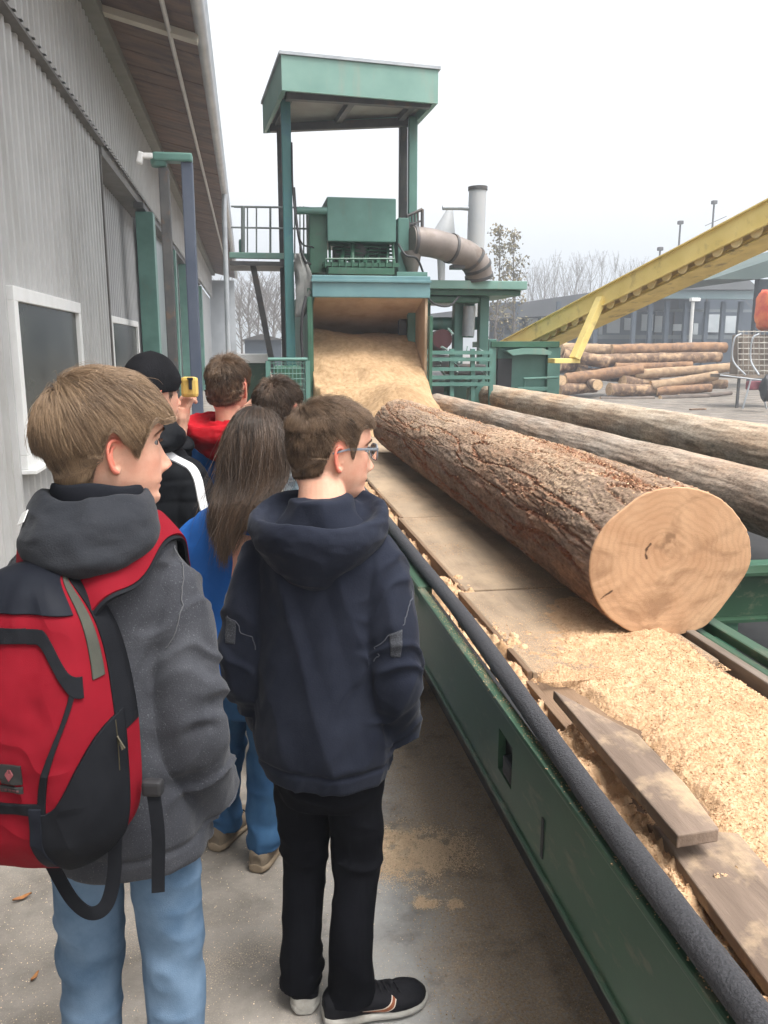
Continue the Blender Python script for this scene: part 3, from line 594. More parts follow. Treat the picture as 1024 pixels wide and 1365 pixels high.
post(537, 10.42, .095, 0, M['steel_dark']); post(549.5, 10.2, .10, 0, G)
# hopper
hop = thing('sawdust_hopper', 'green and blue hopper with a brown lined mouth spilling sawdust onto the conveyor', 'hopper', (1.4, 10.5, 0))
HX0, HX1, HY = .765, 2.085, 9.6
zl0, zl1 = float(at(490, 397, HY)[2]), float(at(490, 368, HY)[2])
b = MB(); b.box(((HX0 + HX1) / 2, HY - .02, (zl0 + zl1) / 2), (HX1 - HX0 + .03, .10, zl1 - zl0), bev=.01); b.box(((HX0 + HX1) / 2, HY - .03, zl1 - .06), (HX1 - HX0 + .05, .13, .03), bev=.004); b.build('lip_beam', BL, hop)
lin = mat('chute_lining', (.40, .285, .19), (.54, .40, .28), 2.2, .75, .15, 40, dirt=(.34, .23, .14), dscale=2.6, dlo=.5, dhi=.7)
b = MB(); b.beam(((HX0 + HX1) / 2, HY + .04, zl0 + .03), ((HX0 + HX1) / 2, 11.05, 1.80), HX1 - HX0 - .05, .03); b.build('chute_ceiling', lin, hop)
b = MB(); b.box((HX1 - .015, HY + 1.55, 1.12), (.03, 3.1, 2.24)); b.build('chute_side', lin, hop)
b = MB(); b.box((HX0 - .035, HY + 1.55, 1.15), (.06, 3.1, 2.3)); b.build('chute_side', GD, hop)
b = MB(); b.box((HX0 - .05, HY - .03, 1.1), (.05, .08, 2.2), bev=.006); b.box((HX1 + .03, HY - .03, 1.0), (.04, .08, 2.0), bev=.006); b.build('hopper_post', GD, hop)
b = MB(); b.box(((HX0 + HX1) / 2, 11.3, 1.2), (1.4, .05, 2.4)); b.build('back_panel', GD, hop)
def heap(X, Y):
    t = (Y - 7.5) / 4.9
    z = .78 + 1.02 * sst(.22, .62, t + .03 * f3(X, Y, 2, 2, 41)) + .46 * np.exp(-(((X - 1.62) / .42) ** 2 + ((Y - 8.65) / .62) ** 2)) + .14 * np.exp(-(((X - 1.0) / .4) ** 2 + ((Y - 9.6) / .8) ** 2))
    k = sst(8.9, 9.5, Y); e = sst(.66, .80, X) * (1 - k) + k * sst(.735, .75, X)
    e = e * ((1 - sst(2.06, 2.40, X)) * (1 - k) + k * (1 - sst(2.05, 2.068, X)))
    return .3 + (z - .3) * e * sst(7.45, 7.9, Y + .4 * (X > 1.2) * .4) + .05 * f3(X, Y, 2.4, 3, 42) + .014 * np.abs(f3(X, Y, 7, 2, 44)) + .006 * f3(X, Y, 40, 3, 43)
_, HX_, HY_, HZ_ = dust_field('sawdust_heap', .66, 2.45, 7.4, 11.25, 260, 420, heap, mat('dust_heap', (.32, .208, .112), (.45, .305, .178), 20, .95, .7, 90, dirt=(.26, .165, .088), dscale=1.5, dlo=.5, dhi=.75, bdist=.01, spec=.1))
# machinery on top of the hopper
mac = thing('chipper_housing', 'green sheet metal machine housing on top of the hopper, open underneath', 'machine', (1.1, 10.2, 2.4))
b = MB(); pbox(b, 436, 262, 528, 323, 9.9, .95, .012); b.build('hood', G, mac)
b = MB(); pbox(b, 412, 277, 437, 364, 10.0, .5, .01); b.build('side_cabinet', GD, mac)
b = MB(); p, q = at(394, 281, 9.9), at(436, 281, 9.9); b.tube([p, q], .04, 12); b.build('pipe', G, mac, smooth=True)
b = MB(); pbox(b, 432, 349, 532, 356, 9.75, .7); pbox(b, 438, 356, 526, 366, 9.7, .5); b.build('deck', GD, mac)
b = MB()
for px in (440, 455, 470, 486, 503, 516, 526): b.tube([at(px + random.uniform(-3, 6), 324, 9.95 + random.uniform(0, .5)), at(px, 352, 9.9)], random.uniform(.012, .03), 8)
for k_ in range(5): b.tube([at(440 + 4 * k_, 326 + 5 * k_, 10.1), at(525, 330 + 5 * k_, 10.1)], .014, 8)
b.build('rods', M['green_dark'], mac, smooth=True)
b = MB(); pbox(b, 446, 325, 464, 349, 10.15, .3, .03); pbox(b, 480, 327, 520, 350, 10.25, .4, .03); b.tube([at(474, 338, 10.1), at(474, 338, 10.4)], .13, 16); b.build('motor', M['steel_dark'], mac)
b = MB()
for k_ in range(11): b.tube([at(434 + k_ * 9, 345, 9.74), at(434 + k_ * 9, 357, 9.74)], .009, 6)
b.tube([at(434, 345, 9.74), at(526, 345, 9.74)], .011, 6); b.build('guard_rail', GD, mac)
b = MB(); pbox(b, 531, 290, 545, 362, 10.0, .3, .01); pbox(b, 529, 362, 570, 369, 9.75, .5, .004); b.build('side_cabinet', G, mac)
b = MB(); p = [at(543, 288, 10.05), at(563, 279, 10.05), at(563, 309, 10.05), at(546, 312, 10.05)]
for i in range(4): b.tube([p[i], p[(i + 1) % 4]], .02, 6)
for t in (.3, .5, .7): b.tube([p[0] + (p[1] - p[0]) * t, p[3] + (p[2] - p[3]) * t], .012, 6)
b.tube([(p[0] + p[3]) / 2, (p[1] + p[2]) / 2], .012, 6); pbox(b, 546, 296, 556, 309, 10.1, .1, .01); b.build('gauge_bracket', M['steel_dark'], mac)
# canvas flap and hanging hose at the left of the hopper
b = MB(); V = []
for i in range(14):
    t = i / 13; c_ = at(398 + 8 * math.sin(t * 3), 338 + 85 * t, 9.62); wv = .05 + .05 * math.sin(t * PI)
    for j in range(5): V.append(c_ + [(j / 4 - .5) * 2 * wv, .03 * math.sin(j * 2 + t * 7), 0])
b.raw(V, grid_faces(5, 14)); o = tag(b.build('hanging_tarp', mat('tarp_grey', (.13, .14, .135), (.22, .22, .21), 6, .8), None, smooth=True), 'narrow grey tarpaulin strip hanging beside the left post of the hopper', 'tarpaulin')
md = o.modifiers.new('solid', 'SOLIDIFY'); md.thickness = .008
# duct
DK = mat('duct_rust', (.15, .125, .11), (.235, .20, .18), 3, .6, .1, 30, metal=.2, dirt=(.12, .085, .06), dscale=4)
du = thing('exhaust_duct', 'fat grey brown elbow duct bending down onto the green platform', 'duct', at(600, 340, 10.2))
pts = spline([at(548, 321, 9.95), at(575, 324, 10.0), at(603, 332, 10.1), at(624, 341, 10.2), at(636, 354, 10.25), at(639, 370, 10.3)], 40)
b = MB(); b.tube(pts, np.linspace(.165, .165, 40), 26); b.build('duct_pipe', DK, du, smooth=True)
T_, N_, B_ = frames(pts)
for k_ in (1, 15, 27, 32, 38): MB().tube([pts[k_] - T_[k_] * .018, pts[k_] + T_[k_] * .018], .178, 26).build('flange', M['steel_dark'], du, smooth=True)
b = MB(); b.tube([at(548, 335, 9.98), at(549, 350, 9.98), at(550, 364, 9.98)], [.13, .10, .06], 14); b.build('outlet_cone', DK, du, smooth=True)
b = MB(); pbox(b, 604, 352, 620, 358, 10.1, .2, .005); b.build('clamp', M['steel_dark'], du)
# chimney and cyclone
st = thing('smokestack', 'pale grey cylindrical smokestack with a flat cap rim behind the duct', 'smokestack', at(632, 420, 13))
b = MB(); b.tube([at(632, 430, 13), at(632, 420, 13), at(635, 300, 13), at(637, 252, 13)], .135, 28); b.build('shaft', mat('stack_pale', (.29, .30, .315), (.37, .38, .395), 2, .5, dirt=(.33, .31, .29), dscale=2, dlo=.5, dhi=.8), st, smooth=True)
b = MB(); b.tube([at(637, 254, 13), at(637, 249, 13)], .15, 28); b.build('cap_rim', M['steel_dark'], st, smooth=True)
b = MB(); b.tube([at(590, 277, 13), at(615, 277, 13), at(636, 279, 13)], .035, 10); b.build('side_pipe', M['steel_grey'], st, smooth=True)
cy = thing('dust_cyclone', 'faint grey cone shaped dust cyclone between the duct and the smokestack', 'cyclone', at(592, 420, 13.3))
b = MB(); b.tube([at(600, 279, 13.3), at(597, 292, 13.3), at(588, 330, 13.3)], [.05, .10, .26], 20); b.tube([at(588, 330, 13.3), at(589, 400, 13.3)], [.07, .05], 12); b.build('cone', mat('cyclone_pale', (.30, .31, .32), (.37, .38, .39), 2, .5), cy, smooth=True)
# platform and its machinery
pf = thing('steel_platform', 'green steel platform on columns with pipes and rails right of the hopper', 'platform', (2.6, 10.6, 0))
b = MB(); pbox(b, 570, 373, 703, 386, 10.2, 1.5, .01); b.build('slab', weather, pf)
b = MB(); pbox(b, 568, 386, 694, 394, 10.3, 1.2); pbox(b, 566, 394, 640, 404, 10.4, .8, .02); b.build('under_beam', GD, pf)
for x0, x1, m in ((606, 618, G), (640, 652, G), (566, 574, GD)):
    b = MB(); a = at(x0, 400, 10.7); c = at(x1, 400, 10.7); b.box(((a[0] + c[0]) / 2, 10.75, 1.15), (c[0] - a[0], .14, 2.3), bev=.008); b.build('column', m, pf)
b = MB(); b.tube([at(560, 432, 10.9), at(640, 431, 10.9)], .085, 16); b.tube([at(626, 395, 11), at(624, 450, 11)], .075, 16); b.build('pipe', G, pf, smooth=True)
b = MB(); a = at(626, 408, 10.6); b.tube([a, at(624, 448, 10.6)], .08, 16); b.build('drum', M['steel_grey'], pf, smooth=True)
b = MB()
for y_ in (470, 479, 492, 503, 512): a = at(562, y_, 10.0); c = at(654, y_, 10.0); b.beam(a, c, .06, .045)
for x_ in (572, 602, 630, 654): b.beam(at(x_, 465, 10.02), at(x_, 540, 10.02), .05, .05)
b.build('rail_frame', G, pf)
b = MB(); pbox(b, 572, 473, 600, 492, 10.2, .5, .03); pbox(b, 604, 486, 648, 500, 10.25, .5, .02); b.tube([at(585, 455, 10.4), at(585, 455, 10.9)], .14, 18); pbox(b, 566, 505, 592, 530, 10.25, .5, .02); b.build('gearbox', M['steel_dark'], pf)
b = MB(); b.tube([at(590, 452, 10.15), at(590, 452, 10.3)], .12, 20); b.build('wheel_guard', mat('faded_red', (.05, .012, .016), (.075, .024, .028), 5, .6), pf)
wm_ = mat('worn_steel', (.06, .13, .11), (.25, .30, .28), 9, .45)
for k_ in range(26):
    x_, y_ = random.uniform(568, 650), random.uniform(440, 520); MB().tube([at(x_, y_, 10.1), at(x_ + random.uniform(-14, 14), y_ + random.uniform(-10, 18), 10.15)], random.uniform(.008, .02), 6).build('fitting', wm_, pf)
b = MB(); pbox(b, 600, 500, 655, 540, 10.6, .4, .02); pbox(b, 575, 508, 600, 540, 10.7, .4, .02); b.build('skid', G, pf)
# green bin
bn = thing('steel_bin', 'boxy green steel bin with a slanted lid under the foot of the yellow conveyor', 'bin', at(700, 520, 11.5))
b = MB(); pbox(b, 664, 463, 742, 535, 11.5, .8, .012); b.build('body', G, bn)
b = MB(); pbox(b, 655, 455, 746, 463, 11.4, 1.0, .006); b.build('rim', GD, bn)
pbox(MB(), 731, 463, 745, 535, 11.42, .12, .008).build('corner_post', G, bn); pbox(MB(), 652, 452, 660, 535, 11.42, .12, .008).build('corner_post', G, bn)
b = MB(); p = [at(x_, y_, 11.3) for x_, y_ in ((676, 468), (700, 464), (724, 464), (736, 469), (734, 473), (700, 472), (684, 474))]; b.prism(p, (0, 0, 0), (0, .25, 0)); b.build('lid', weather, bn)
b = MB(); pbox(b, 664, 478, 681, 535, 11.42, .07); b.build('hatch', M['black'], bn)
b = MB(); b.tube([at(698, 505, 11.35), at(744, 503, 11.35)], .018, 8); b.tube([at(700, 506, 11.4), at(698, 522, 11.4)], .016, 8); pbox(b, 690, 516, 730, 521, 11.36, .06, .004); b.build('handle', G, bn, smooth=True)
# yellow conveyor
yc = thing('yellow_conveyor', 'long yellow trough conveyor rising to the right above the yard', 'conveyor', at(690, 450, 13.2))
Y0 = 13.2; Y1 = 7.6
a_top, e_top = at(679, 450, Y0), at(1075, 240, Y1); a_bot, e_bot = at(700, 455, Y0), at(1075, 288, Y1)
ax = (e_top - a_top); ax /= np.linalg.norm(ax); side = np.cross(ax, [0, 0, 1]); side /= np.linalg.norm(side); side *= -1 if side[1] < 0 else 1
upn = np.cross(side, ax); upn *= np.sign(upn[2]); L_ = np.linalg.norm(e_top - a_top)
Wd, Hh = .46, .34
def cpt(t, s_, u): return a_top + ax * t + side * s_ + upn * u
def yb(name, t0, t1, s0, s1, u0, u1, m, n=1):
    b = MB(); M4 = Matrix((Vector(side), Vector(ax), Vector(upn))).transposed().to_4x4()
    b.box(cpt((t0 + t1) / 2, (s0 + s1) / 2, (u0 + u1) / 2), (abs(s1 - s0), t1 - t0, abs(u1 - u0)), bev=.004, M=M4); return b.build(name, m, yc)
yb('side_plate', -.25, L_, -.012, .012, -.235, 0, M['yellow_paint']); yb('side_plate', -.25, L_, Wd - .012, Wd + .012, -.235, 0, M['yellow_paint'])
yb('flange', -.25, L_, -.045, -.0125, -.012, .006, M['yellow_paint']); yb('flange', -.25, L_, -.05, -.0125, -.247, -.231, M['yellow_paint'])
yb('belt', -.2, L_, .015, Wd - .015, -.19, -.17, M['yellow_inner'])
yb('pan', -.2, L_, .03, Wd - .03, -.325, -.31, M['yellow_inner'])
pale_y = mat('yellow_pale', (.70, .55, .26), (.82, .67, .36), 4, .6, .1); nsc = 21
for i in range(nsc):
    t0 = .1 + i * L_ / nsc; ln = L_ / nsc * (.55 if i > 3 else .9); k_ = 8
    top = [cpt(t0 + ln * j / k_, .005, -.235) for j in range(k_ + 1)]; bot = [cpt(t0 + ln * j / k_, .0, -.235 - .075 * math.sin(PI * (.06 + .88 * j / k_)) ** .6) for j in range(k_ + 1)]
    b = MB(); b.prism(top + bot[::-1], (0, 0, 0), tuple(side * .02)); b.build('belt_flight', pale_y, yc)
yb('chain', -.1, L_, .06, .10, -.29, -.26, M['yellow_inner'])
b = MB(); t_ = min(np.linspace(0, L_, 400), key=lambda t: abs(512 + CAM_F * ((cpt(t, 0, -.2) - [0, 0, CAM_H]) @ RGT) / ((cpt(t, 0, -.2) - [0, 0, CAM_H]) @ FWD) - 803)); p = cpt(t_, 0, -.12); q = at(766, 478, p[1] - .05)
b.beam(p, q, .15, .09, bev=.006); b.box(q + [-.11, .1, -.03], (.36, .26, .06), bev=.005); b.build('leg', M['yellow_paint'], yc)
b = MB(); p = cpt(L_ - .35, .2, -.39); b.beam(p, (p[0], p[1], 0), .14, .14, bev=.01); b.build('leg', M['yellow_paint'], yc)
for pts, r_ in (([(392, 250, 9.7), (396, 300, 9.65), (405, 345, 9.6), (414, 352, 9.7)], .014), ([(389, 190, 9.7), (391, 260, 9.65), (400, 320, 9.6), (418, 330, 9.9)], .010), ([(531, 325, 9.85), (541, 340, 9.75), (556, 345, 9.8), (566, 368, 9.9)], .013), ([(560, 372, 9.95), (575, 402, 9.95), (598, 408, 10.0), (612, 395, 10.2)], .012), ([(408, 395, 9.5), (403, 420, 9.45), (402, 455, 9.45), (406, 500, 9.45)], .016)):
    tag(MB().tube(spline([at(*p) for p in pts], 20), r_, 8).build('cable', M['black'], hop, smooth=True))
# catwalk beside the hall
cw = thing('catwalk', 'green catwalk with thin railing joining the tower to the hall roof edge', 'catwalk', at(355, 345, 10.4))
Yc = 10.4; a = at(306, 345, Yc); c = at(412, 343, Yc)
b = MB(); b.box(((a[0] + c[0]) / 2, Yc, a[2] + .04), (c[0] - a[0], .07, .07), bev=.01); b.build('edge_pipe', weather, cw)
b = MB(); b.box(((a[0] + c[0]) / 2, Yc + .35, a[2] - .05), (c[0] - a[0], .75, .05)); b.build('walkway', M['steel_dark'], cw)
b = MB()
for px, r_ in ((324, .024), (342, .009), (361, .009), (393, .009), (405, .009)): b.tube([at(px, 275, Yc), at(px, 343, Yc)], r_, 8)
for py in (275, 303): b.tube([at(308, py, Yc), at(412, py + 2, Yc)], .011, 8)
rs_ = mat('rail_steel', (.16, .19, .185), (.22, .25, .245), 4, .5); b.build('railing', rs_, cw, smooth=True); b = MB()
for px in (330, 360, 400): b.tube([at(px, 275, Yc + .7), at(px, 340, Yc + .7)], .009, 8)
b.tube([at(312, 276, Yc + .7), at(412, 277, Yc + .7)], .01, 8); b.build('railing', rs_, cw, smooth=True)
b = MB(); b.beam(at(337, 352, Yc + .1), at(366, 500, Yc + .1), .07, .07); b.build('brace', M['steel_dark'], cw)
b = MB(); pbox(b, 318, 318, 326, 340, Yc + .1, .2, .03); b.build('junction_box', G, cw)
# wire guard and low cabinets near the left post
wg = thing('wire_guard', 'dark green wire mesh guard left of the hopper behind the boys', 'guard', at(380, 520, 9.2))
b = MB(); Yg = 9.2
for px in range(360, 409, 5): b.tube([at(px, 482, Yg), at(px + 1, 560, Yg)], .006, 5)
for py in range(484, 560, 7): b.tube([at(358, py, Yg), at(409, py, Yg)], .005, 5)
b.build('mesh', G, wg)
b = MB(); p = [at(357, 479, Yg), at(410, 479, Yg)]; b.tube(p, .02, 8); b.box((p[0][0], Yg, .75), (.05, .05, 1.5)); b.box((p[1][0], Yg, .75), (.05, .05, 1.5)); b.build('guard_frame', G, wg)
b = MB(); pbox(b, 366, 488, 404, 600, Yg + .15, .3, .02); b.build('cabinet', GD, wg)
lc = thing('green_cabinet', 'low green cabinet with a white top edge at the far corner of the hall', 'cabinet', at(340, 500, 10.8))
b = MB(); pbox(b, 318, 484, 358, 600, 10.8, .5, .01); b.build('body', M['green_rail'], lc)
b = MB(); pbox(b, 316, 472, 360, 484, 10.75, .6, .01); b.build('top', M['white_paint'], lc)
# ================================================================ yard: stacked logs
piles = [  # x0, y0, x1, y1, Y, radius px, kind
    (815, 467, 967, 463, 27.5, 8, 1), (748, 465, 838, 467, 27.8, 8.5, 2), (790, 481, 960, 476, 27.0, 8, 0), (752, 473, 812, 484, 27.3, 9, 0),
    (820, 489, 922, 486, 26.8, 5.5, 1), (754, 506, 856, 492, 26.6, 8, 1), (845, 499, 978, 489, 26.5, 7, 2), (742, 487, 778, 489, 27.2, 10, 0),
    (830, 508, 878, 511, 26.3, 8, 0), (868, 515, 956, 500, 26.2, 7, 2), (812, 519, 878, 520, 26.0, 8.5, 0), (875, 522, 948, 517, 26.1, 6.5, 1),
    (744, 521, 794, 516, 26.3, 8, 0), (800, 532, 872, 531, 25.4, 3.5, 3), (880, 531, 944, 528, 25.2, 4, 3), (770, 497, 860, 503, 27.2, 8, 0),
    (860, 478, 905, 481, 28, 8, 0), (925, 510, 968, 512, 26.9, 7, 0), (740, 480, 800, 476, 28.2, 9, 1), (880, 466, 962, 466, 28.6, 7, 3), (905, 528, 975, 524, 25.6, 3, 3)]
bm_pile = [mat('pile_bark_brown', (.10, .058, .034), (.19, .118, .074), 5, .9, .8, 30, dirt=(.36, .24, .14), dscale=4, dlo=.48, dhi=.62),
           mat('pile_bark_orange', (.19, .10, .05), (.29, .17, .09), 5, .9, .8, 30, dirt=(.14, .08, .05), dscale=4, dlo=.48, dhi=.62),
           mat('pile_bark_tan', (.25, .16, .09), (.36, .25, .15), 5, .9, .8, 30, dirt=(.2, .13, .08), dscale=4, dlo=.48, dhi=.62),
           mat('pile_bark_dark', (.07, .055, .045), (.14, .11, .09), 2, .9, .5, 20)]
kindw = ['brown', 'orange brown', 'pale tan', 'thin dark']
where = ['along the top of the stack, reaching farthest right', 'at the top left of the stack beside the yellow leg', 'second from the top of the stack', 'short and sloping, upper left of the stack', 'thinner than the rest, in the middle of the stack',
         'slanting up from the left edge of the stack at mid height', 'at mid height reaching the right edge of the stack', 'stubby, right beside the green bin at mid height', 'short, at the centre of the stack low down', 'slanting, low in the right half of the stack',
         'on the ground at the centre foot of the stack', 'on the ground at the right foot of the stack', 'on the ground at the left foot of the stack', 'pole lying in front of the stack, left one of three', 'pole lying in front of the stack, middle one of three', 'at mid height, mostly hidden inside the yard stack',
         'stub wedged in the upper middle of the stack', 'stub at the lower right end of the stack', 'at the left behind the yellow leg, near the top', 'pole at the very back on top of the stack', 'pole lying in front of the stack, right one of three']
for i, (x0, y0, x1, y1, Y, rp, kd) in enumerate(piles):
    a = at(x0, y0, Y); c = at(x1, y1, Y + random.uniform(-.5, .5)); r = rp / 1100 * Y
    t = thing('stacked_log', '%s log %s' % (kindw[kd], where[i]), 'log', (a + c) / 2, 0, 'logs stacked in the yard')
    n_, k_ = 24, 90; P = np.linspace(0, 1, k_)[:, None] * (c - a) + a; P[:, 2] += .025 * np.sin(np.linspace(0, PI, k_)) * random.uniform(-1, 1)
    V, F = tube_np(P, r * np.linspace(1.06, .92, k_), n_); V = V + (V - np.repeat(P, n_, 0)) / r * (r * .16 * fbm(V * [3.2, 6, 6] + i, 4, i, .7))[:, None]
    link('bark', npmesh(V, F, True), bm_pile[kd], t)
    for e, ring, off in ((0, V[:n_], -1), (1, V[-n_:], 1)):
        cc = ring.mean(0); ax_ = (c - a) / np.linalg.norm(c - a); Vf = np.concatenate([cc[None] + ax_ * off * .004, cc + (ring - cc) * .5 + ax_ * off * .004, ring])
        Ff = np.array([[0, 1 + j, 1 + (j + 1) % n_, 0] for j in range(n_)]); m_ = MB(); 
        m_.raw(Vf, [[0, 1 + j, 1 + (j + 1) % n_] for j in range(n_)] + [[1 + j, 1 + n_ + j, 1 + n_ + (j + 1) % n_, 1 + (j + 1) % n_] for j in range(n_)]); m_.build('cut_face', face2, t, smooth=True)
for px, py, Y, rp, nm in ((749, 507, 25.6, 7, 'round pale log end facing the viewer beside the green bin'), (797, 513, 25.7, 7.5, 'log whose cut end faces the viewer at the left foot of the stack')):
    p = at(px, py, Y); r = rp / 1100 * Y; t = thing('stacked_log', nm, 'log', p, 0, 'logs stacked in the yard'); b = MB(); 
    V, F = tube_np([p, p + [.05, .4, 0], p + [.3, 2.4, 0]], r, 20); b.raw(V, F); b.build('bark', bm_pile[0], t, smooth=True)
    b = MB(); b.tube([p + [0, -.012, 0], p + [0, .02, 0]], r * .97, 20); b.build('cut_face', face2, t)
# ================================================================ far sheds
shedw = mat('shed_wall', (.040, .055, .075), (.065, .082, .105), .6, .7)
sh = thing('open_shed', 'long dark blue grey shed with a row of whitish windows behind the stacked logs', 'shed', at(850, 480, 44))
YS = 44.0
b = MB(); pbox(b, 655, 403, 870, 505, YS + 6, .3); pbox(b, 868, 384, 1012, 505, YS + 6.02, .3); b.build('back_wall', shedw, sh)
b = MB(); pbox(b, 872, 386, 1012, 399, YS, .5, .02); b.build('fascia', mat('fascia_blue', (.17, .25, .27), (.22, .30, .32), .5, .6), sh)
b = MB(); b.prism([at(x_, y_, YS - .3) for x_, y_ in ((870, 386), (905, 374), (945, 371), (1000, 374), (1014, 386))], (0, 0, 0), (0, 9, 0)); b.build('roof', mat('shed_roof', (.09, .095, .10), (.13, .135, .14), .5, .8), sh)
b = MB(); b.prism([at(x_, y_, YS + 3) for x_, y_ in ((560, 420), (690, 404), (800, 388), (880, 381), (905, 400), (905, 412), (560, 430))], (0, 0, 0), (0, 8, 0)); b.build('roof', mat('shed_roof_dark', (.055, .058, .064), (.085, .088, .094), .5, .8), sh)
for px in (690, 745, 795, 846, 868, 890, 915, 943, 965, 988, 1009):
    b = MB(); p = at(px, 400, YS + .5); zt = at(px, 402, YS + .5)[2]; b.box((p[0], YS + .5, zt / 2), (.22, .22, zt)); b.build('post', shedw, sh)
whitish = mat('window_pale', (.40, .45, .48), (.52, .56, .58), .7, .3)  # pale blue-grey panes, by base colour alone
b2 = []
for x0, x1, y0, y1 in ((704, 716, 424, 445), (722, 742, 421, 446), (799, 803, 425, 446), (810, 826, 421, 444), (833, 842, 424, 440), (856, 870, 419, 441), (874, 882, 421, 443), (898, 909, 432, 441), (925, 930, 431, 446), (940, 958, 419, 443), (968, 980, 421, 444)):
    b = MB(); pbox(b, x0, y0, x1, y1, YS + 5.9, .06); b.build('window', whitish, sh)
b = MB(); pbox(b, 670, 446, 1005, 452, YS + 4.5, .2); pbox(b, 670, 410, 1005, 416, YS + 5, .3); b.build('rail', mat('shed_rail', (.10, .12, .13), (.14, .16, .17), .8, .6), sh)
s2 = thing('side_shed', 'dark green shed roof corner at the right edge of the yard', 'shed', at(1000, 480, 30))
b = MB(); b.prism([at(x_, y_, 30) for x_, y_ in ((948, 372), (1100, 322), (1100, 352), (1013, 372))], (0, 0, 0), (0, 7, 0)); b.build('roof', mat('shed_roof_green', (.045, .07, .065), (.07, .10, .09), .5, .7), s2)
b = MB(); pbox(b, 1012, 372, 1110, 520, 33, .3); b.build('wall', shedw, s2)
def sgnpow_(x, p): return np.sign(x) * np.abs(x) ** p
# right edge: tarp, wire crates, rack
t = thing('wire_crate_stack', 'stack of rusty wire mesh crates at the right edge of the yard', 'crates', at(1005, 500, 21))
wp_ = mat('wire_pale', (.22, .20, .17), (.40, .38, .34), 3, .6)
for Yw, dx in ((21, 0), (22, 2)):
    b = MB()
    for k_ in range(9): b.tube([at(984, 442 + 7.5 * k_, Yw), at(1050, 442 + 7.5 * k_, Yw)], .013, 5)
    for k_ in range(10): b.tube([at(984 + 7 * k_ + dx, 440, Yw), at(984 + 7 * k_ + dx, 500, Yw)], .012, 5)
    b.build('wire_mesh', wp_, t)
b = MB(); pbox(b, 982, 500, 1052, 504, 20.9, 1.3); pbox(b, 990, 446, 1048, 500, 21.3, .5, .02); b.build('load', mat('load_brown', (.11, .08, .06), (.22, .18, .14), 2, .9), t)
b = MB(); a = at(984, 504, 21); b.box((a[0] + .03, 21, a[2] / 2), (.06, .06, a[2])); b.build('leg', M['steel_dark'], t); b = MB(); b.box((a[0] + 1.2, 21, a[2] / 2), (.06, .06, a[2])); b.build('leg', M['steel_dark'], t)
t = thing('orange_tarp', 'orange red tarpaulin bundle on top of the wire crates', 'tarpaulin', at(1020, 440, 21.2))
Vn = []; nu_, nv_ = 26, 18
for j in range(nv_):
    for i in range(nu_):
        th_, ph = 2 * PI * i / nu_, PI * (j / (nv_ - 1) - .5); Vn.append((math.cos(th_) * math.cos(ph), math.sin(th_) * math.cos(ph), math.sin(ph)))
Vn = np.array(Vn); c_ = at(1036, 413, 21.4); V = c_ + sgnpow_(Vn, .5) * [.50, .4, .55] * (1 + .16 * fbm(Vn * 2.6, 4, 3))[:, None]
link('bundle', npmesh(V, grid_faces(nu_, nv_, True), True), mat('tarp_orange', (.55, .06, .03), (.75, .22, .06), 2.5, .6), t)
t = thing('tube_rack', 'leaning grey tube rack standing in the yard beside the wire crates', 'rack', at(985, 545, 20))
b = MB()
for x0, x1 in ((976, 972), (1000, 990)):
    b.tube(spline([at(x0 + 12, 445, 20), at(x0 + 3, 452, 20), at(x0 + 1, 480, 20), at(x1 + 22, 500, 19.6)], 16), .022, 8)
b.tube([at(1001, 506, 19.6), at(990, 545, 19.6)], .022, 8); b.tube([at(1012, 508, 19.8), at(1022, 545, 19.8)], .022, 8); b.tube([at(960, 500, 20), at(1024, 508, 19.6)], .02, 8); b.build('tubes', M['steel_grey'], t, smooth=True)
b = MB(); pbox(b, 1000, 508, 1016, 520, 19.7, .2, .04); b.build('red_part', mat('rack_red', (.16, .03, .05), (.24, .08, .09), 9, .6), t)
V = at(1022, 518, 19.5) + Vn * [.17, .14, .34] * (1 + .3 * fbm(Vn * 2, 4, 9))[:, None]
tag(link('black_bag', npmesh(V, grid_faces(nu_, nv_, True), True), M['black']), 'black cloth bag hanging at the right edge beside the tube rack', 'bag')
tag(MB().box(at(1018, 562, 12.8) * [1, 1, 0] + [0, 0, .03], (.35, .14, .06), bev=.015, rz=.3).build('wood_offcut', bm_pile[3]), 'dark wood offcut lying on the yard at the right edge', 'wood offcut')
tag(MB().box(at(930, 548, 20.5) * [1, 1, 0] + [0, 0, .02], (.5, .10, .04), bev=.01, rz=.2).build('wood_offcut', bm_pile[0]), 'small brown wood offcut on the open yard in front of the stacked logs', 'wood offcut')
# poles
for px, y0, Y, nm in ((880, 334, 50, 'short thin pole with a lamp, leftmost of three beyond the yellow conveyor'), (907, 299, 50, 'thin lamp pole, middle of three beyond the yellow conveyor'), (952, 272, 50, 'tallest thin pole with a cross wire, rightmost of three beyond the yellow conveyor')):
    t = thing('lamp_pole', nm, 'pole', at(px, 470, Y) * [1, 1, 0]); p = at(px, y0, Y)
    b = MB(); b.tube([(p[0], Y, 0), (p[0], Y, p[2])], .06, 8); b.build('mast', M['steel_dark'], t)
    b = MB(); b.box((p[0], Y, p[2] + .1), (.30, .3, .22), bev=.04)
    if px == 952: b.tube([(p[0] - .5, Y, p[2] - 1.3), (p[0] + .9, Y, p[2] - .7)], .025, 6)
    b.build('lamp', M['steel_dark'], t)
t = thing('lamp_pole', 'pale post with a lamp standing before the dark shed', 'pole', at(924, 470, 42) * [1, 1, 0]); p = at(924, 402, 42)
b = MB(); b.tube([(p[0], 42, 0), (p[0], 42, p[2])], .09, 8); b.build('mast', mat('mast_pale', (.5, .5, .48), (.6, .6, .58), 2), t); b = MB(); b.box((p[0] + .1, 42, p[2] + .1), (.5, .3, .18), bev=.03); b.build('lamp', M['white_paint'], t)
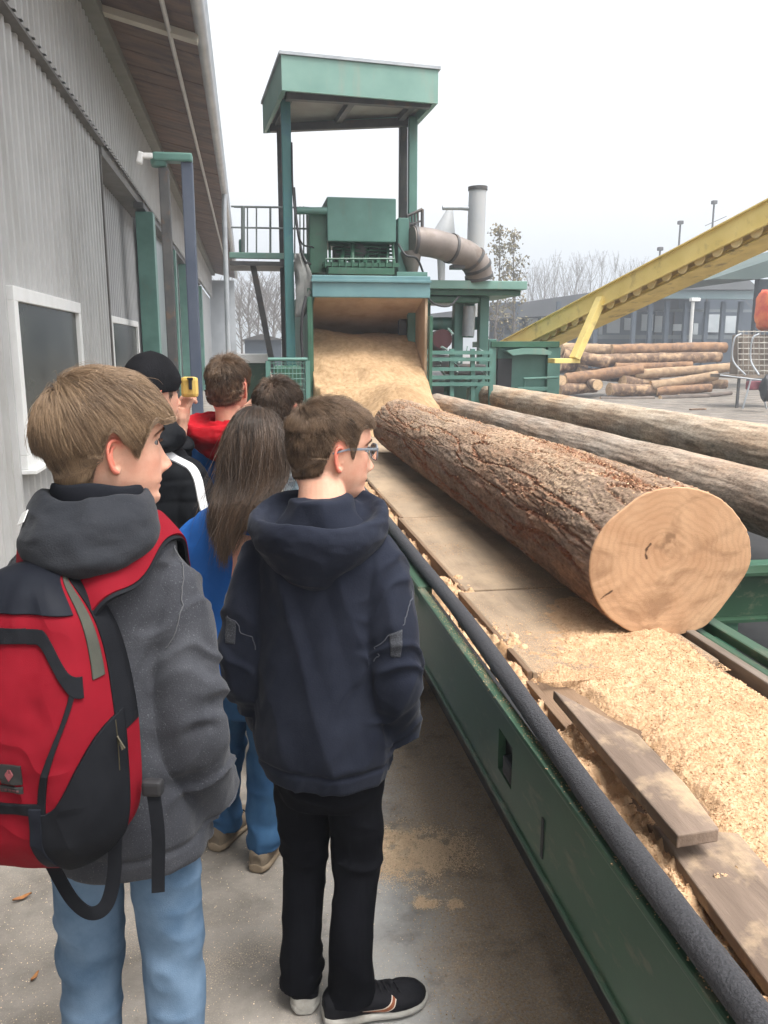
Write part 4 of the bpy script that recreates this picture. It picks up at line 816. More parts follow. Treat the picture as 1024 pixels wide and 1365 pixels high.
# ================================================================ trees
twig = mat('twig_bark', (.10, .085, .075), (.16, .14, .125), 3, .9)
def tree(name, label, group, px, ytop, Y, spread, nb, leafm=None, nl=0, seed=0, up=.8, rt=.09):
    rg = np.random.default_rng(seed); base = at(px, 470, Y) * [1, 1, 0]; H = float(at(px, ytop, Y)[2])
    t = thing(name, label, 'tree', base, 0, group); b = MB()
    tr = spline([base, base + [rg.normal(0, .1), 0, H * .35], base + [rg.normal(0, .2), 0, H * .7], base + [rg.normal(0, .25), 0, H]], 14)
    b.tube(tr, np.linspace(rt, .012, 14), 7); b.build('trunk', twig, t, smooth=True)
    V, F, off = [], [], 0; tips = []
    for i in range(nb):
        u = rg.uniform(.22, .97); k_ = min(int(u * 13), 12); p = tr[k_] + (tr[k_ + 1] - tr[k_]) * (u * 13 - k_); a_ = rg.uniform(0, 2 * PI)
        ln = spread * (1.15 - u) * rg.uniform(.6, 1.2); d = np.array([math.cos(a_), math.sin(a_), 0])
        q = np.array([p + d * ln * s_ + [0, 0, up * ln * (s_ ** 1.3) * 1.6] for s_ in (0, .35, .7, 1.0)]) + rg.normal(0, .05 * ln, (4, 3)) * [[0], [1], [1], [1]]
        v, f = tube_np(q, np.linspace(.022, .006, 4) * (rt / .09), 4); V.append(v); F.append(f + off); off += len(v)
        for s_ in range(5):
            w0 = q[1] + (q[3] - q[1]) * rg.uniform(0, 1); d2 = rg.normal(0, 1, 3) * [.6, .6, .3] + [0, 0, .7]; w1 = w0 + d2 * ln * .32
            v, f = tube_np([w0, (w0 + w1) / 2 + rg.normal(0, .02, 3), w1], [.009 * rt / .09, .007 * rt / .09, .004 * rt / .09], 3); V.append(v); F.append(f + off); off += len(v); tips += [w0, (w0 + w1) / 2, w1]
    V = np.concatenate(V); F = np.concatenate(F)
    if leafm is None: link('crown', npmesh(V, F, True), twig, t)
    else:
        link('branches', npmesh(V, F, True), twig, t); tips = np.array(tips); P = tips[rg.integers(0, len(tips), nl)] + rg.normal(0, .16, (nl, 3))
        d = rg.normal(size=(nl, 3)); d /= np.linalg.norm(d, axis=1)[:, None]; e = np.cross(d, rg.normal(size=(nl, 3))); e /= np.linalg.norm(e, axis=1)[:, None]; s_ = rg.uniform(.05, .10, (nl, 1))
        V = np.stack([P - d * s_, P + e * s_ * .6, P + d * s_, P - e * s_ * .6], 1).reshape(-1, 3); link('crown', npmesh(V, np.arange(4 * nl).reshape(-1, 4), False), leafm, t)
lf = mat('leaf_autumn', (.09, .085, .04), (.22, .17, .08), 1.2, .8)
tree('birch_tree', 'slender tree with thin autumn leaves, left of the pair beyond the duct', 'pair of leafy trees', 659, 303, 40, .95, 40, lf, 800, 1)
tree('birch_tree', 'slender tree with thin autumn leaves, right of the pair beyond the duct', 'pair of leafy trees', 684, 306, 41, 1.0, 38, lf, 750, 2)
for i, px in enumerate((703, 716, 728, 738, 750, 763, 772, 783, 797, 812, 822, 834, 846)):
    tree('bare_tree', 'leafless upright tree in the misty row behind the shed roof', 'row of bare trees beyond the sheds', px + random.uniform(-3, 3), random.uniform(340, 368), 88 + random.uniform(-8, 8), 2.6, 34, seed=20 + i, up=1.5, rt=.10)
for i, px in enumerate((322, 335, 346, 358, 368, 379, 394)):
    tree('bare_tree', 'leafless tree in the mist below the catwalk', 'bare trees beyond the catwalk', px, random.uniform(375, 395), 60 + random.uniform(-6, 6), 3.0, 34, seed=50 + i, up=1.0, rt=.11)
tree('bare_tree', 'bare twiggy tree top at the right edge above the dark shed roof', None, 1021, 322, 46, 1.6, 30, seed=70, up=.6)
# hills and a far low building in the mist
n_ = 160; X = np.linspace(-420, 700, n_); hz = 14 + 8 * fbm(np.c_[X / 90, X * 0, X * 0], 4, 5) + 12 * np.exp(-((X + 5) / 45) ** 2); rows = []
for k_, f_ in enumerate((0, .35, .7, .92, 1.0, .9, .5, 0)): rows.append(np.c_[X, np.full(n_, 330 + k_ * 22) + 9 * np.sin(X / 40 + k_), hz * f_ * (1 + .12 * fbm(np.c_[X / 14, X * 0 + k_, X * 0], 3, 8)) - .5])
tag(link('hills', npmesh(np.concatenate(rows), grid_faces(n_, 8), True), mat('hill_woods', (.07, .08, .07), (.12, .12, .10), .08, 1)), kind='structure')
fs = thing('far_building', 'low dark building in the mist left of the tower post', 'building', at(345, 470, 40))
b = MB(); pbox(b, 326, 452, 376, 490, 40, 6); b.build('wall', shedw, fs); b = MB(); b.prism([at(x_, y_, 39.8) for x_, y_ in ((322, 453), (348, 445), (380, 453))], (0, 0, 0), (0, 6.4, 0)); b.build('roof', M['steel_dark'], fs)
# ================================================================ haze
m = bpy.data.materials.new('mist'); m.use_nodes = True; nt = m.node_tree
for n_ in list(nt.nodes):
    if n_.type == 'BSDF_PRINCIPLED': nt.nodes.remove(n_)
pv = nt.nodes.new('ShaderNodeVolumePrincipled'); pv.inputs['Color'].default_value = (.86, .92, 1, 1); pv.inputs['Density'].default_value = HAZE; pv.inputs['Anisotropy'].default_value = .2
nt.links.new(pv.outputs[0], [n_ for n_ in nt.nodes if n_.type == 'OUTPUT_MATERIAL'][0].inputs['Volume'])
if HAZE: tag(MB().box((150, 735, 16), (1520, 1542, 34)).build('haze', m), kind='stuff')
# ================================================================ people
def remesh(pieces, voxel, it=4, fac=.5):
    b = MB()
    for V, F, n, k in pieces: b.raw(V, F, caps=n, rings=k)
    bmesh.ops.recalc_face_normals(b.bm, faces=b.bm.faces)
    me = bpy.data.meshes.new('t'); b.bm.to_mesh(me); b.bm.free(); o = bpy.data.objects.new('t', me); COL.objects.link(o)
    r = o.modifiers.new('r', 'REMESH'); r.mode = 'VOXEL'; r.voxel_size = voxel; r.use_smooth_shade = True
    if it: s = o.modifiers.new('s', 'SMOOTH'); s.iterations = it; s.factor = fac
    bpy.context.view_layer.update(); dg = bpy.context.evaluated_depsgraph_get()
    out = bpy.data.meshes.new_from_object(o.evaluated_get(dg)); bpy.data.objects.remove(o); bpy.data.meshes.remove(me)
    out.shade_smooth(); return out
def get_co(me):
    a = np.empty(len(me.vertices) * 3, np.float32); me.vertices.foreach_get('co', a); return a.reshape(-1, 3).astype(float)
def get_no(me):
    a = np.empty(len(me.vertices) * 3, np.float32); me.vertex_normals.foreach_get('vector', a); return a.reshape(-1, 3).astype(float)
def displace(me, fn):
    c, n = get_co(me), get_no(me); d = fn(c, n); c = c + (n * d[:, None] if d.ndim == 1 else d)
    me.vertices.foreach_set('co', c.astype(np.float32).ravel()); me.update()
def set_attr(me, nm, a):
    x = me.attributes.new(nm, 'FLOAT', 'POINT'); x.data.foreach_set('value', np.asarray(a, np.float32))
def relax(me, it=2, f=.5):
    c = get_co(me); e = np.empty(len(me.edges) * 2, np.int32); me.edges.foreach_get('vertices', e); e = e.reshape(-1, 2); n = len(c)
    deg = np.bincount(e.ravel(), minlength=n)[:, None]
    for _ in range(it):
        s = np.stack([np.bincount(e[:, 0], c[e[:, 1], k], n) + np.bincount(e[:, 1], c[e[:, 0], k], n) for k in range(3)], 1); c = c * (1 - f) + f * s / np.maximum(deg, 1)
    me.vertices.foreach_set('co', c.astype(np.float32).ravel()); me.update()
def sgnpow(x, p): return np.sign(x) * np.abs(x) ** p
def loft(keys, zs, n=56, p=.9):
    """horizontal elliptic rings. keys: (z, cx, cy, rx, ry_front, ry_back)"""
    K = np.array(keys, float); cols = [curve1(list(zip(K[:, 0], K[:, j])), zs) for j in range(1, 6)]
    a = np.linspace(0, 2 * PI, n, endpoint=False); V = []
    for z, cx, cy, rx, rf, rb in zip(zs, *cols):
        c, s = np.cos(a), np.sin(a); V.append(np.c_[cx + rx * sgnpow(c, p), cy + np.where(s > 0, rf, rb) * sgnpow(s, p), np.full(n, z)])
    return np.concatenate(V), grid_faces(n, len(zs), True), n, len(zs)
def tubep(pts, r, n=20, m=24):
    P = spline(pts, m); R = curve1(list(zip(np.linspace(0, 1, len(r)), r)), np.linspace(0, 1, m)); V, F = tube_np(P, R, n); return V, F, n, m
def ball(c, r, n=16, k=12):
    ph = np.linspace(-PI / 2 + .12, PI / 2 - .12, k); a = np.linspace(0, 2 * PI, n, endpoint=False)
    V = np.stack([np.cos(ph)[:, None] * np.cos(a), np.cos(ph)[:, None] * np.sin(a), np.repeat(np.sin(ph)[:, None], n, 1)], -1).reshape(-1, 3)
    return np.asarray(c) + V * np.asarray(r), grid_faces(n, k, True), n, k
def rotz(a): c, s = math.cos(a), math.sin(a); return np.array([[c, -s, 0], [s, c, 0], [0, 0, 1.]])
def rotx(a): c, s = math.cos(a), math.sin(a); return np.array([[1, 0, 0], [0, c, -s], [0, s, c]])
def roty(a): c, s = math.cos(a), math.sin(a); return np.array([[c, 0, s], [0, 1, 0], [-s, 0, c]])
# ---- head, origin midway between the ears, +Y the face, metres
YF = [(-.112, .035), (-.104, .066), (-.094, .084), (-.082, .090), (-.070, .0865), (-.050, .091), (-.036, .090), (-.02, .089), (.0, .087), (.02, .0855), (.036, .092), (.05, .094), (.07, .089), (.09, .073), (.105, .055), (.118, .028), (.126, 0)]
YB = [(-.112, .03), (-.104, .045), (-.09, .062), (-.06, .078), (-.03, .088), (.0, .096), (.03, .10), (.055, .099), (.08, .089), (.10, .070), (.118, .035), (.126, 0)]
WX_ = [(-.112, .016), (-.104, .030), (-.09, .042), (-.07, .053), (-.05, .061), (-.02, .068), (.01, .0725), (.04, .0755), (.065, .074), (.085, .065), (.10, .051), (.116, .028), (.126, 0)]
def head_grid(n=150, k=130):
    t = np.linspace(0, 1, k); z = .007 - .119 * np.cos(PI * t) * 1.0; z = np.clip(z, -.1119, .1259); a = np.linspace(0, 2 * PI, n, endpoint=False)
    yf, yb, w_ = curve1(YF, z), curve1(YB, z), curve1(WX_, z); A, Z = np.meshgrid(a, z); c, s = np.cos(A), np.sin(A)
    pw = np.where(s > 0, (.98 - .12 * sst(-.02, -.09, Z)), .94)
    X = w_[:, None] * sgnpow(c, .92); Y = np.where(s > 0, yf[:, None] * sgnpow(s, pw), yb[:, None] * sgnpow(s, .94))
    g = lambda v, m, sd: np.exp(-((v - m) / sd) ** 2); front = sst(.015, .06, Y); ax = np.abs(X)
    nose = curve1([(-.060, 0), (-.047, .0), (-.042, .004), (-.036, .017), (-.029, .0255), (-.021, .0225), (-.008, .0145), (.006, .009), (.018, .0045), (.028, .002), (.04, 0)], Z.ravel()).reshape(Z.shape)
    sg = curve1([(-.06, .014), (-.035, .0135), (-.02, .0115), (.0, .009), (.02, .008), (.05, .008)], Z.ravel()).reshape(Z.shape)
    d = nose * np.exp(-np.abs(X / sg) ** 2.2)
    d += .006 * g(ax, .0135, .0055) * g(Z, -.033, .007) - .0075 * g(ax, .032, .016) * g(Z, .016, .0105) + .0035 * g(ax, .030, .020) * g(Z, .036, .008)
    d += .0075 * g(ax, .032, .0135) * g(Z, .0220, .0045) + .0060 * g(ax, .032, .0135) * g(Z, .0085, .0042)
    d += .0045 * g(ax, .0, .019) * g(Z, -.0535, .0042) + .0055 * g(ax, 0, .017) * g(Z, -.0655, .005) - .0040 * g(ax, 0, .022) * g(Z, -.0592, .0022) - .003 * g(ax, 0, .02) * g(Z, -.0745, .004)
    d += .003 * g(ax, .045, .018) * g(Z, -.012, .02) + .002 * g(ax, 0, .012) * g(Z, -.092, .01) - .002 * g(ax, 0, .004) * g(Z, -.047, .004)
    Y = Y + d * front; X = X + np.sign(X) * .002 * g(ax, .0135, .006) * g(Z, -.033, .006) * front
    return np.stack([X, Y, Z], -1)
HEAD = head_grid(); HN = HEAD.shape[1]
def ear_pieces(side):
    T = lambda y, z, x=0: [side * (.0695 - y * .42 * .86 + x + .005), -.008 + y * .80, -.003 + z * .86]
    P = [T(.009, -.002, -.004), T(.011, .014, -.001), T(.008, .026, .001), T(-.003, .0325, .002), T(-.015, .029, .002), T(-.0205, .016, .002), T(-.0195, .0, .001), T(-.014, -.015, .0), T(-.006, -.026, -.001), T(.003, -.0295, -.003), T(.0075, -.022, -.006)]
    out = [tubep(P, [.0030, .0034, .0036, .0036, .0036, .0034, .0033, .0036, .0050, .0052, .0036], 10, 44)]
    out.append(tubep([T(.002, .022, -.003), T(-.007, .018, -.002), T(-.0115, .008, -.001), T(-.0095, -.006, -.001), T(-.003, -.0165, -.003)], [.0022, .0028, .0030, .0030, .0026], 8, 20))
    out.append(ball(T(-.005, .0, -.0115), [.0045, .0165, .027], 14, 10)); out.append(ball(T(.0095, -.008, -.004), [.0042, .0042, .0062], 10, 8)); out.append(ball(T(.001, -.026, -.006), [.0040, .0065, .0060], 10, 8))
    return out
ZMIN = [(-.12, -.058), (-.07, -.062), (-.052, -.052), (-.040, -.035), (-.034, -.005), (-.028, .028), (.005, .033), (.016, .022), (.021, -.004), (.027, -.010), (.034, .012), (.041, .046), (.058, .063), (.075, .070), (.10, .074)]
ZMIN_HI = [(-.12, -.05), (-.07, -.052), (-.052, -.042), (-.040, -.025), (-.034, .005), (-.028, .028), (.005, .034), (.016, .022), (.021, .004), (.026, .002), (.031, .022), (.038, .055), (.055, .074), (.075, .082), (.10, .086)]
def hair_strands(n, length, lift, seed, comb=1.0, grav=.25, crown=(.0, -.055, .115), zmin=ZMIN, noise=.28, fringe=None, seg=7, w0=.0011, region=None, body=None, extra=None, over=.010, push=.8):
    rg = np.random.default_rng(seed); H = HEAD.reshape(-1, 3); crown = np.array(crown)
    a, b_ = rg.integers(0, HN, n * 6), rg.integers(2, HEAD.shape[0] - 2, n * 6)
    P = HEAD[b_, a] + rg.normal(0, .0012, (n * 6, 3)); wgt = np.sqrt(P[:, 0] ** 2 + P[:, 1] ** 2) / .09
    ok = (P[:, 2] > curve1(zmin, P[:, 1]) + rg.normal(0, .003, len(P))) & (rg.random(len(P)) < np.clip(wgt, .12, 1))
    if region is not None: ok &= region(P)
    P = P[ok][:n]; n = len(P); C = np.array([0, .0, .033]); Rr = np.array([.0745, .0985, .0925])
    root = P.copy(); L = length(root) * rg.uniform(.72, 1.12, n); lf_ = lift(root) * rg.uniform(.35, 1.1, n) * np.where(rg.random(n) < .03, 1.9, 1)
    fly = (rg.random(n) < .05)[:, None] * rg.normal(0, .55, (n, 3)); clump = np.c_[fbm(root * 75, 2, seed), fbm(root * 75 + 31, 2, seed + 1), fbm(root * 75 + 67, 2, seed + 2)] * noise * 1.6
    hang = rg.random(n); d = None; path = [P.copy()]
    for s_ in range(seg):
        t = (s_ + 1) / seg; nr = (P - C) / Rr ** 2; nr /= np.linalg.norm(nr, axis=1)[:, None]
        fl = P - crown; fl -= nr * (fl * nr).sum(1)[:, None]; fl /= np.linalg.norm(fl, axis=1)[:, None] + .02
        if extra is not None: fl = fl + extra(root, P)
        dd = fl * comb + nr * (push * (1 - t) ** 1.5) + np.array([0, 0, -grav]) * (.3 + t) + clump * (.4 + .6 * t) + fly * t + rg.normal(0, .10, (n, 3))
        d = dd if d is None else d * .45 + dd * .55; d /= np.linalg.norm(d, axis=1)[:, None]
        P = P + d * (L / seg)[:, None]; q = (P - C) / Rr; f = np.linalg.norm(q, axis=1)
        want = 1 + lf_ * (math.sin(min(1, t * 1.6) * PI / 2)) / .088
        f2 = np.where(f < want, want, f); f2 = np.where((f > want + .12) , want + .12 + (f - want - .12) * .4, f2) if body is None else f2
        P = C + q / f[:, None] * f2[:, None] * Rr
        low = (P[:, 2] < .0) & (root[:, 1] < -.03); rad = curve1([(-.12, .078), (-.06, .084), (-.03, .089), (.0, .093)], P[:, 2]) + .35 * lf_; hy = np.hypot(P[:, 0], P[:, 1]) + 1e-6
        sc_ = np.where(low & (hy < rad), rad / hy, 1)[:, None]; P[:, :2] = P[:, :2] * sc_
        if body is not None: P = body(P, root)
        else:                                                     # cut to length above the ears, nape and brow
            lim = curve1(zmin, P[:, 1]) - over * hang - (.014 * sst(.055, .08, P[:, 1]))
            P[:, 2] = np.maximum(P[:, 2], lim)
        path.append(P.copy())
    path = np.stack(path, 1); k = seg + 1                                     # n, k, 3
    T = np.gradient(path, axis=1); T /= np.linalg.norm(T, axis=2)[..., None] + 1e-9
    u = np.cross(T, np.array([.31, .52, .79])); u /= np.linalg.norm(u, axis=2)[..., None] + 1e-9; v = np.cross(T, u)
    r = (w0 * .5 * np.linspace(1, .28, k) ** .8)[None, :] * rg.uniform(.7, 1.3, (n, 1))
    ang = [0, 2 * PI / 3, 4 * PI / 3]; V = np.stack([path + r[..., None] * (math.cos(x) * u + math.sin(x) * v) for x in ang], 2)   # n,k,3,3
    base = (np.arange(n) * k * 3)[:, None, None]; i = np.arange(k - 1)[None, :, None] * 3; j = np.arange(3)[None, None, :]; j1 = (j + 1) % 3
    F = np.stack([base + i + j, base + i + j1, base + i + 3 + j1, base + i + 3 + j], -1).reshape(-1, 4)
    tone = np.clip(.5 + .30 * fbm(root * 55 + 9, 2, seed + 4) * 1.6 + rg.normal(0, .17, n), 0, 1); tone = np.repeat(tone, k * 3)
    return V.reshape(-1, 3), F, tone
def hair_mat(name, dark, light):
    m, nt, b, N, L = nodes(name); b.inputs['Roughness'].default_value = .42; b.inputs['Specular IOR Level'].default_value = .45
    L.new(ramp(nt, attr(nt, 'tone'), [(.05, dark), (.95, light)]), b.inputs['Base Color']); return m
def skin_mat(name, base, scalp):
    m, nt, b, N, L = nodes(name); b.inputs['Roughness'].default_value = .62; b.inputs['Specular IOR Level'].default_value = .25
    c = ramp(nt, noise_n(nt, 38, 6, .65), [(.3, (base[0] * .93, base[1] * .84, base[2] * .80)), (.7, tuple(min(1, x * 1.04) for x in base))])
    fr = ramp(nt, noise_n(nt, 260, 3, .6), [(.62, (0, 0, 0)), (.72, (.35, .35, .35))]); c = mixc(nt, fr, c, tuple(x * .62 for x in base)); bt = ramp(nt, noise_n(nt, 17, 5, .6), [(.42, (0, 0, 0)), (.7, (.5, .5, .5))]); c = mixc(nt, bt, c, (base[0], base[1] * .74, base[2] * .70))
    c = mixc(nt, attr(nt, 'blush'), c, (base[0] * .98, base[1] * .46, base[2] * .44)); c = mixc(nt, attr(nt, 'scalp'), c, scalp)
    L.new(c, b.inputs['Base Color']); b.inputs['Subsurface Weight'].default_value = .10; b.inputs['Subsurface Radius'].default_value = (.9, .32, .18); b.inputs['Subsurface Scale'].default_value = .008
    L.new(bumpn(nt, noise_n(nt, 330, 4, .7), .30, .0012), b.inputs['Normal']); return m
def fabric(name, c1, c2, bscale=350, bump=.35, rough=.9, fleck=None, flo=.62, fhi=.72, scale=9, sheen=.0, lo=.3, hi=.7):
    m, nt, b, N, L = nodes(name); b.inputs['Roughness'].default_value = rough; b.inputs['Specular IOR Level'].default_value = .07 if rough > .5 else .35
    col = ramp(nt, noise_n(nt, scale, 6, .6), [(lo, c1), (hi, c2)])
    if fleck is not None: col = mixc(nt, ramp(nt, noise_n(nt, bscale * 1.2, 3, .7), [(flo, (0, 0, 0)), (fhi, (1, 1, 1))]), col, fleck)
    L.new(col, b.inputs['Base Color']); L.new(bumpn(nt, noise_n(nt, bscale, 4, .65), bump, .002), b.inputs['Normal'])
    b.inputs['Sheen Weight'].default_value = sheen; b.inputs['Sheen Roughness'].default_value = .4; return m
# ---- hand: wrist at the origin, fingers along +Y, palm facing -Z, thumb on +X
def hand_pieces(T, curl=.5, side=1):
    out = []; tf = lambda P: [T(np.array([p[0] * side, p[1], p[2]])) for p in P]
    def chain(P, r, n=10, m=14): P = np.array(tf(P)); return tubep(P, r, n, m)
    out.append(chain([(0, -.05, 0), (0, 0, 0), (.002, .03, 0), (.0, .07, -.002)], [.024, .024, .030, .026]))
    for x in (-.024, -.009, .008, .023): out.append(chain([(x * .5, .01, 0), (x * .85, .05, -.001), (x, .082, -.003)], [.011, .0115, .0105]))
    for x, ln, cu in ((-.027, .058, 1.15), (-.009, .074, 1.0), (.009, .078, .95), (.026, .070, .9)):
        P = [(x, .078, -.003)]; a = 0; p = np.array([x, .078, -.003]); 
        for f_ in (.45, .30, .25):
            a += curl * cu * (.5 + .5 * (f_ < .4)); p = p + np.array([x * .12 * (1 - a), math.cos(a), -math.sin(a)]) * ln * f_; P.append(tuple(p))
        out.append(chain(P, [.0100, .0095, .0088, .0070]))
    out.append(chain([(.018, .012, -.004), (.040, .034, -.012), (.050, .058, -.020), (.050, .080, -.026)], [.014, .0125, .0105, .0075]))
    return out
# ---- clothing
def hood_mesh(c, back, front, tilt, sc, voxel=.006, seed=0, noise=.006, xs=1.08, lean=0.0, sp=1.0):
    BK = np.array(back); FT = np.array(front); m = 40; n = 96; ph = np.linspace(0, 2 * PI, n, endpoint=False); V = []
    def cl(Q): 
        Q = np.vstack([Q, Q[:1]]); return spline(Q, m + 1)[:m]
    B_, F_ = cl(BK), cl(FT)
    for p in ph:
        s = ((1 + math.cos(p)) / 2) ** sp; q = F_ * (1 - s) + B_ * s; wob = noise * 1.2 * math.sin(p * 3 + seed)
        r = q[:, 0] * sc; z = q[:, 1] * sc + wob * s
        nar = 1 - .42 * sst(-.05, -.19, z / sc) * s
        V.append(np.c_[r * math.sin(p) * xs * nar, -r * math.cos(p), z])
    V = np.concatenate(V); V = V @ rotx(tilt).T + c; V[:, 0] += lean * (V[:, 2] - c[2])
    F = grid_faces(m, n, True, True); me = remesh([(V, F, 0, 0)], voxel, 3)
    displace(me, lambda P, N: noise * fbm(P * [16, 16, 26] + seed, 3, seed) + noise * .6 * (1 - np.abs(pn(P * [13, 13, 30] + 7, seed + 2)) * 2))
    return me
BACK1 = [(.062, -.02), (.072, -.032), (.096, -.054), (.126, -.058), (.152, -.034), (.168, -.034), (.178, -.070), (.162, -.130), (.122, -.185), (.085, -.16), (.064, -.07)]
FRONT1 = [(.060, -.012), (.064, -.002), (.070, -.002), (.078, .008), (.086, .012), (.092, .008), (.096, -.008), (.090, -.030), (.078, -.042), (.066, -.034), (.060, -.022)]
BACK2 = [(.066, .0), (.074, .010), (.084, .050), (.096, .070), (.114, .064), (.136, .044), (.156, .015), (.168, -.040), (.140, -.105), (.085, -.095), (.064, -.03)]
FRONT2 = [(.066, .0), (.070, .020), (.074, .045), (.081, .056), (.088, .048), (.092, .030), (.094, .008), (.093, -.016), (.084, -.034), (.074, -.030), (.066, -.014)]
def ridged(P, seed): return np.clip(1 - np.abs(pn(P, seed)) * 2.0, -.3, 1)
def cloth_folds(arms, amp=.006, seed=0, hemz=0, puffer=0):
    def fn(P, N):
        d = amp * .9 * fbm(P * [8, 8, 1.9] + seed, 3, seed) + amp * .75 * ridged(np.c_[P[:, 0] * 9 + P[:, 2] * 2.6, P[:, 1] * 9, P[:, 2] * 2.6] + seed, seed + 3) + amp * .35 * ridged(np.c_[P[:, 0] * 17 - P[:, 2] * 9, P[:, 1] * 17, P[:, 2] * 9] + seed, seed + 8)
        d -= amp * .25
        for A in arms:                                              # folds ring the sleeves, tightest at the elbow
            A = np.array(A); best = np.full(len(P), 9.); par = np.zeros(len(P)); acc = 0
            for a, b_ in zip(A[:-1], A[1:]):
                v = b_ - a; L = np.linalg.norm(v); t = np.clip(((P - a) @ v) / (L * L), 0, 1); ds = np.linalg.norm(P - (a + t[:, None] * v), axis=1)
                k_ = ds < best; best[k_] = ds[k_]; par[k_] = acc + t[k_] * L; acc += L
            L1 = np.linalg.norm(A[1] - A[0]); w_ = (1 - sst(.07, .12, best)); wb = .40 * np.exp(-((par - L1) / .12) ** 2) + .40 * np.exp(-((par - L1 - .16) / .06) ** 2) + .35
            wb = wb * (1 - .9 * np.exp(-((par - L1) / .025) ** 2))
            tw = par * 21 + 2.4 * fbm(P * 7 + seed + 5, 2, seed + 5) + 14 * (P[:, 0] * np.sign(A[1][0]) - P[:, 1])
            d += amp * 1.5 * w_ * wb * (ridged(np.c_[tw, P[:, 0] * 5, P[:, 1] * 5], seed + 7) - .3)
        if puffer: 
            d += puffer * (np.abs(np.sin(P[:, 2] * PI / .075 + .6 * fbm(P * 5, 2, 3))) ** .5 - .6)
        if hemz: d += -.006 * np.exp(-((P[:, 2] - hemz - .045) / .006) ** 2)
        return d
    return fn
def jacket_mesh(keys, arms, rad, voxel, seed, amp=.006, hemz=0, puffer=0, n_it=4, extra=()):
    K = np.array(keys); zs = np.linspace(K[:, 0].min(), K[:, 0].max(), 60); pc = [loft(keys, zs)]
    for A in arms:
        A = np.array(A); sh = A[0] * [.55, 1, 1]; pc.append(tubep([sh, A[0] * .98 + [0, 0, .0], (A[0] + A[1]) / 2 + np.array([.006 * np.sign(A[1][0]), -.005, 0]), A[1], (A[1] + A[2]) / 2 + (A[2] - A[1]) * [0, 0, .0], A[2]], rad, 28, 46))
    me = remesh(pc + list(extra), voxel, n_it); displace(me, cloth_folds(arms, amp, seed, hemz, puffer)); relax(me, 1); return me
def trousers_mesh(legs, rad, hipz, hip, voxel, seed, amp=.006, crot=None):
    pc = []
    for A in legs:
        V, F, n, k = tubep(A, rad, 26, 44); pc.append((V, F, n, k))
    pc.append(loft([(hipz - .16, 0, 0, hip * .80, hip * .62, hip * .66), (hipz - .06, 0, 0, hip, hip * .72, hip * .82), (hipz + .10, 0, 0, hip * .95, hip * .68, hip * .72)], np.linspace(hipz - .16, hipz + .10, 14)))
    me = remesh(pc, voxel, 4)
    def fn(P, N):
        z = P[:, 2]; zk = legs[0][1][2] if len(legs[0]) > 2 else .45
        wt = .30 + .8 * np.exp(-((z - zk) / .10) ** 2) + 1.25 * np.exp(-((z - .10) / .07) ** 2) + .7 * np.exp(-((z - hipz + .1) / .08) ** 2)
        r = ridged(np.c_[P[:, 0] * 9 + z * 3, P[:, 1] * 9, z * 17 + 3.0 * P[:, 0]] + seed, seed); f = fbm(P * [12, 12, 4] + seed, 3, seed + 2)
        return amp * (wt * (r - .3) + .9 * f)
    displace(me, fn); return me
def shoe(name, parent, loc, rz, m_up, m_sole, k=1.0, lace=None, thick=.026):
    """toe towards +Y of the shoe's own frame"""
    R = rotz(rz); loc = np.array(loc); ys = np.linspace(-.085, .185, 46) * k
    t = (ys / k + .085) / .27; hw = k * curve1([(0, .024), (.06, .035), (.2, .039), (.42, .038), (.68, .049), (.84, .047), (.94, .034), (1, .014)], t)
    top = k * curve1([(0, .072), (.05, .088), (.2, .098), (.36, .094), (.5, .078), (.68, .060), (.85, .050), (.95, .042), (1, .028)], t)
    xo = k * curve1([(0, 0), (.5, .002), (.8, -.004), (1, -.010)], t)
    a = np.linspace(0, 2 * PI, 36, endpoint=False); c, s = np.cos(a), np.sin(a)
    def ring(y, w_, z0, z1, x, pz): zc = (z0 + z1) / 2; h_ = (z1 - z0) / 2; return np.c_[x + w_ * sgnpow(c, .75) * (1 - .28 * np.clip(s, 0, 1) ** 1.5 * pz), np.full(36, y), zc + h_ * sgnpow(s, .75)]
    V = np.concatenate([ring(y, w_ * .97, .012 * k, z, x, 1) for y, w_, z, x in zip(ys, hw, top, xo)])
    me = remesh([(V, grid_faces(36, 46, True), 36, 46)], .005 * k, 2)
    displace(me, lambda P, N: .0016 * fbm(P * 45, 3, 3) - .0022 * np.exp(-((P[:, 1] - .105 * k) / .004) ** 2) * (P[:, 2] > .03))
    up = link('shoe', me, m_up, parent, world=False); me.transform(Matrix(R.tolist()).to_4x4()); me.transform(Matrix.Translation(Vector(loc)))
    V = np.concatenate([ring(y * 1.02, w_ * 1.05, .001, thick * k + .010 * k * (0.5 + .5 * math.cos(tt * PI)) , x, 0) for y, w_, x, tt in zip(ys, hw, xo, t)])
    me2 = remesh([(V, grid_faces(36, 46, True), 36, 46)], .005 * k, 1); me2.transform(Matrix(R.tolist()).to_4x4()); me2.transform(Matrix.Translation(Vector(loc)))
    link('sole', me2, m_sole, up, world=False)
    if lace is not None:
        b = MB()
        for i in range(5):
            y = (.035 + i * .017) * k; z = float(np.interp(y, ys, top)) + .002; w_ = .022 * k
            P = [(-w_, y - .004, z - .012), (-w_ * .5, y, z), (w_ * .5, y + .004, z), (w_, y + .008, z - .012)]
            b.tube([loc + R @ np.array(p) for p in P], .0026, 6)
        b.build('laces', lace, up, smooth=True, world=False)
    return up, (lambda p: loc + R @ np.asarray(p, float)), (ys, hw, top, xo)
def person(label, loc, rz): return thing('person', label, 'person', loc, rz)
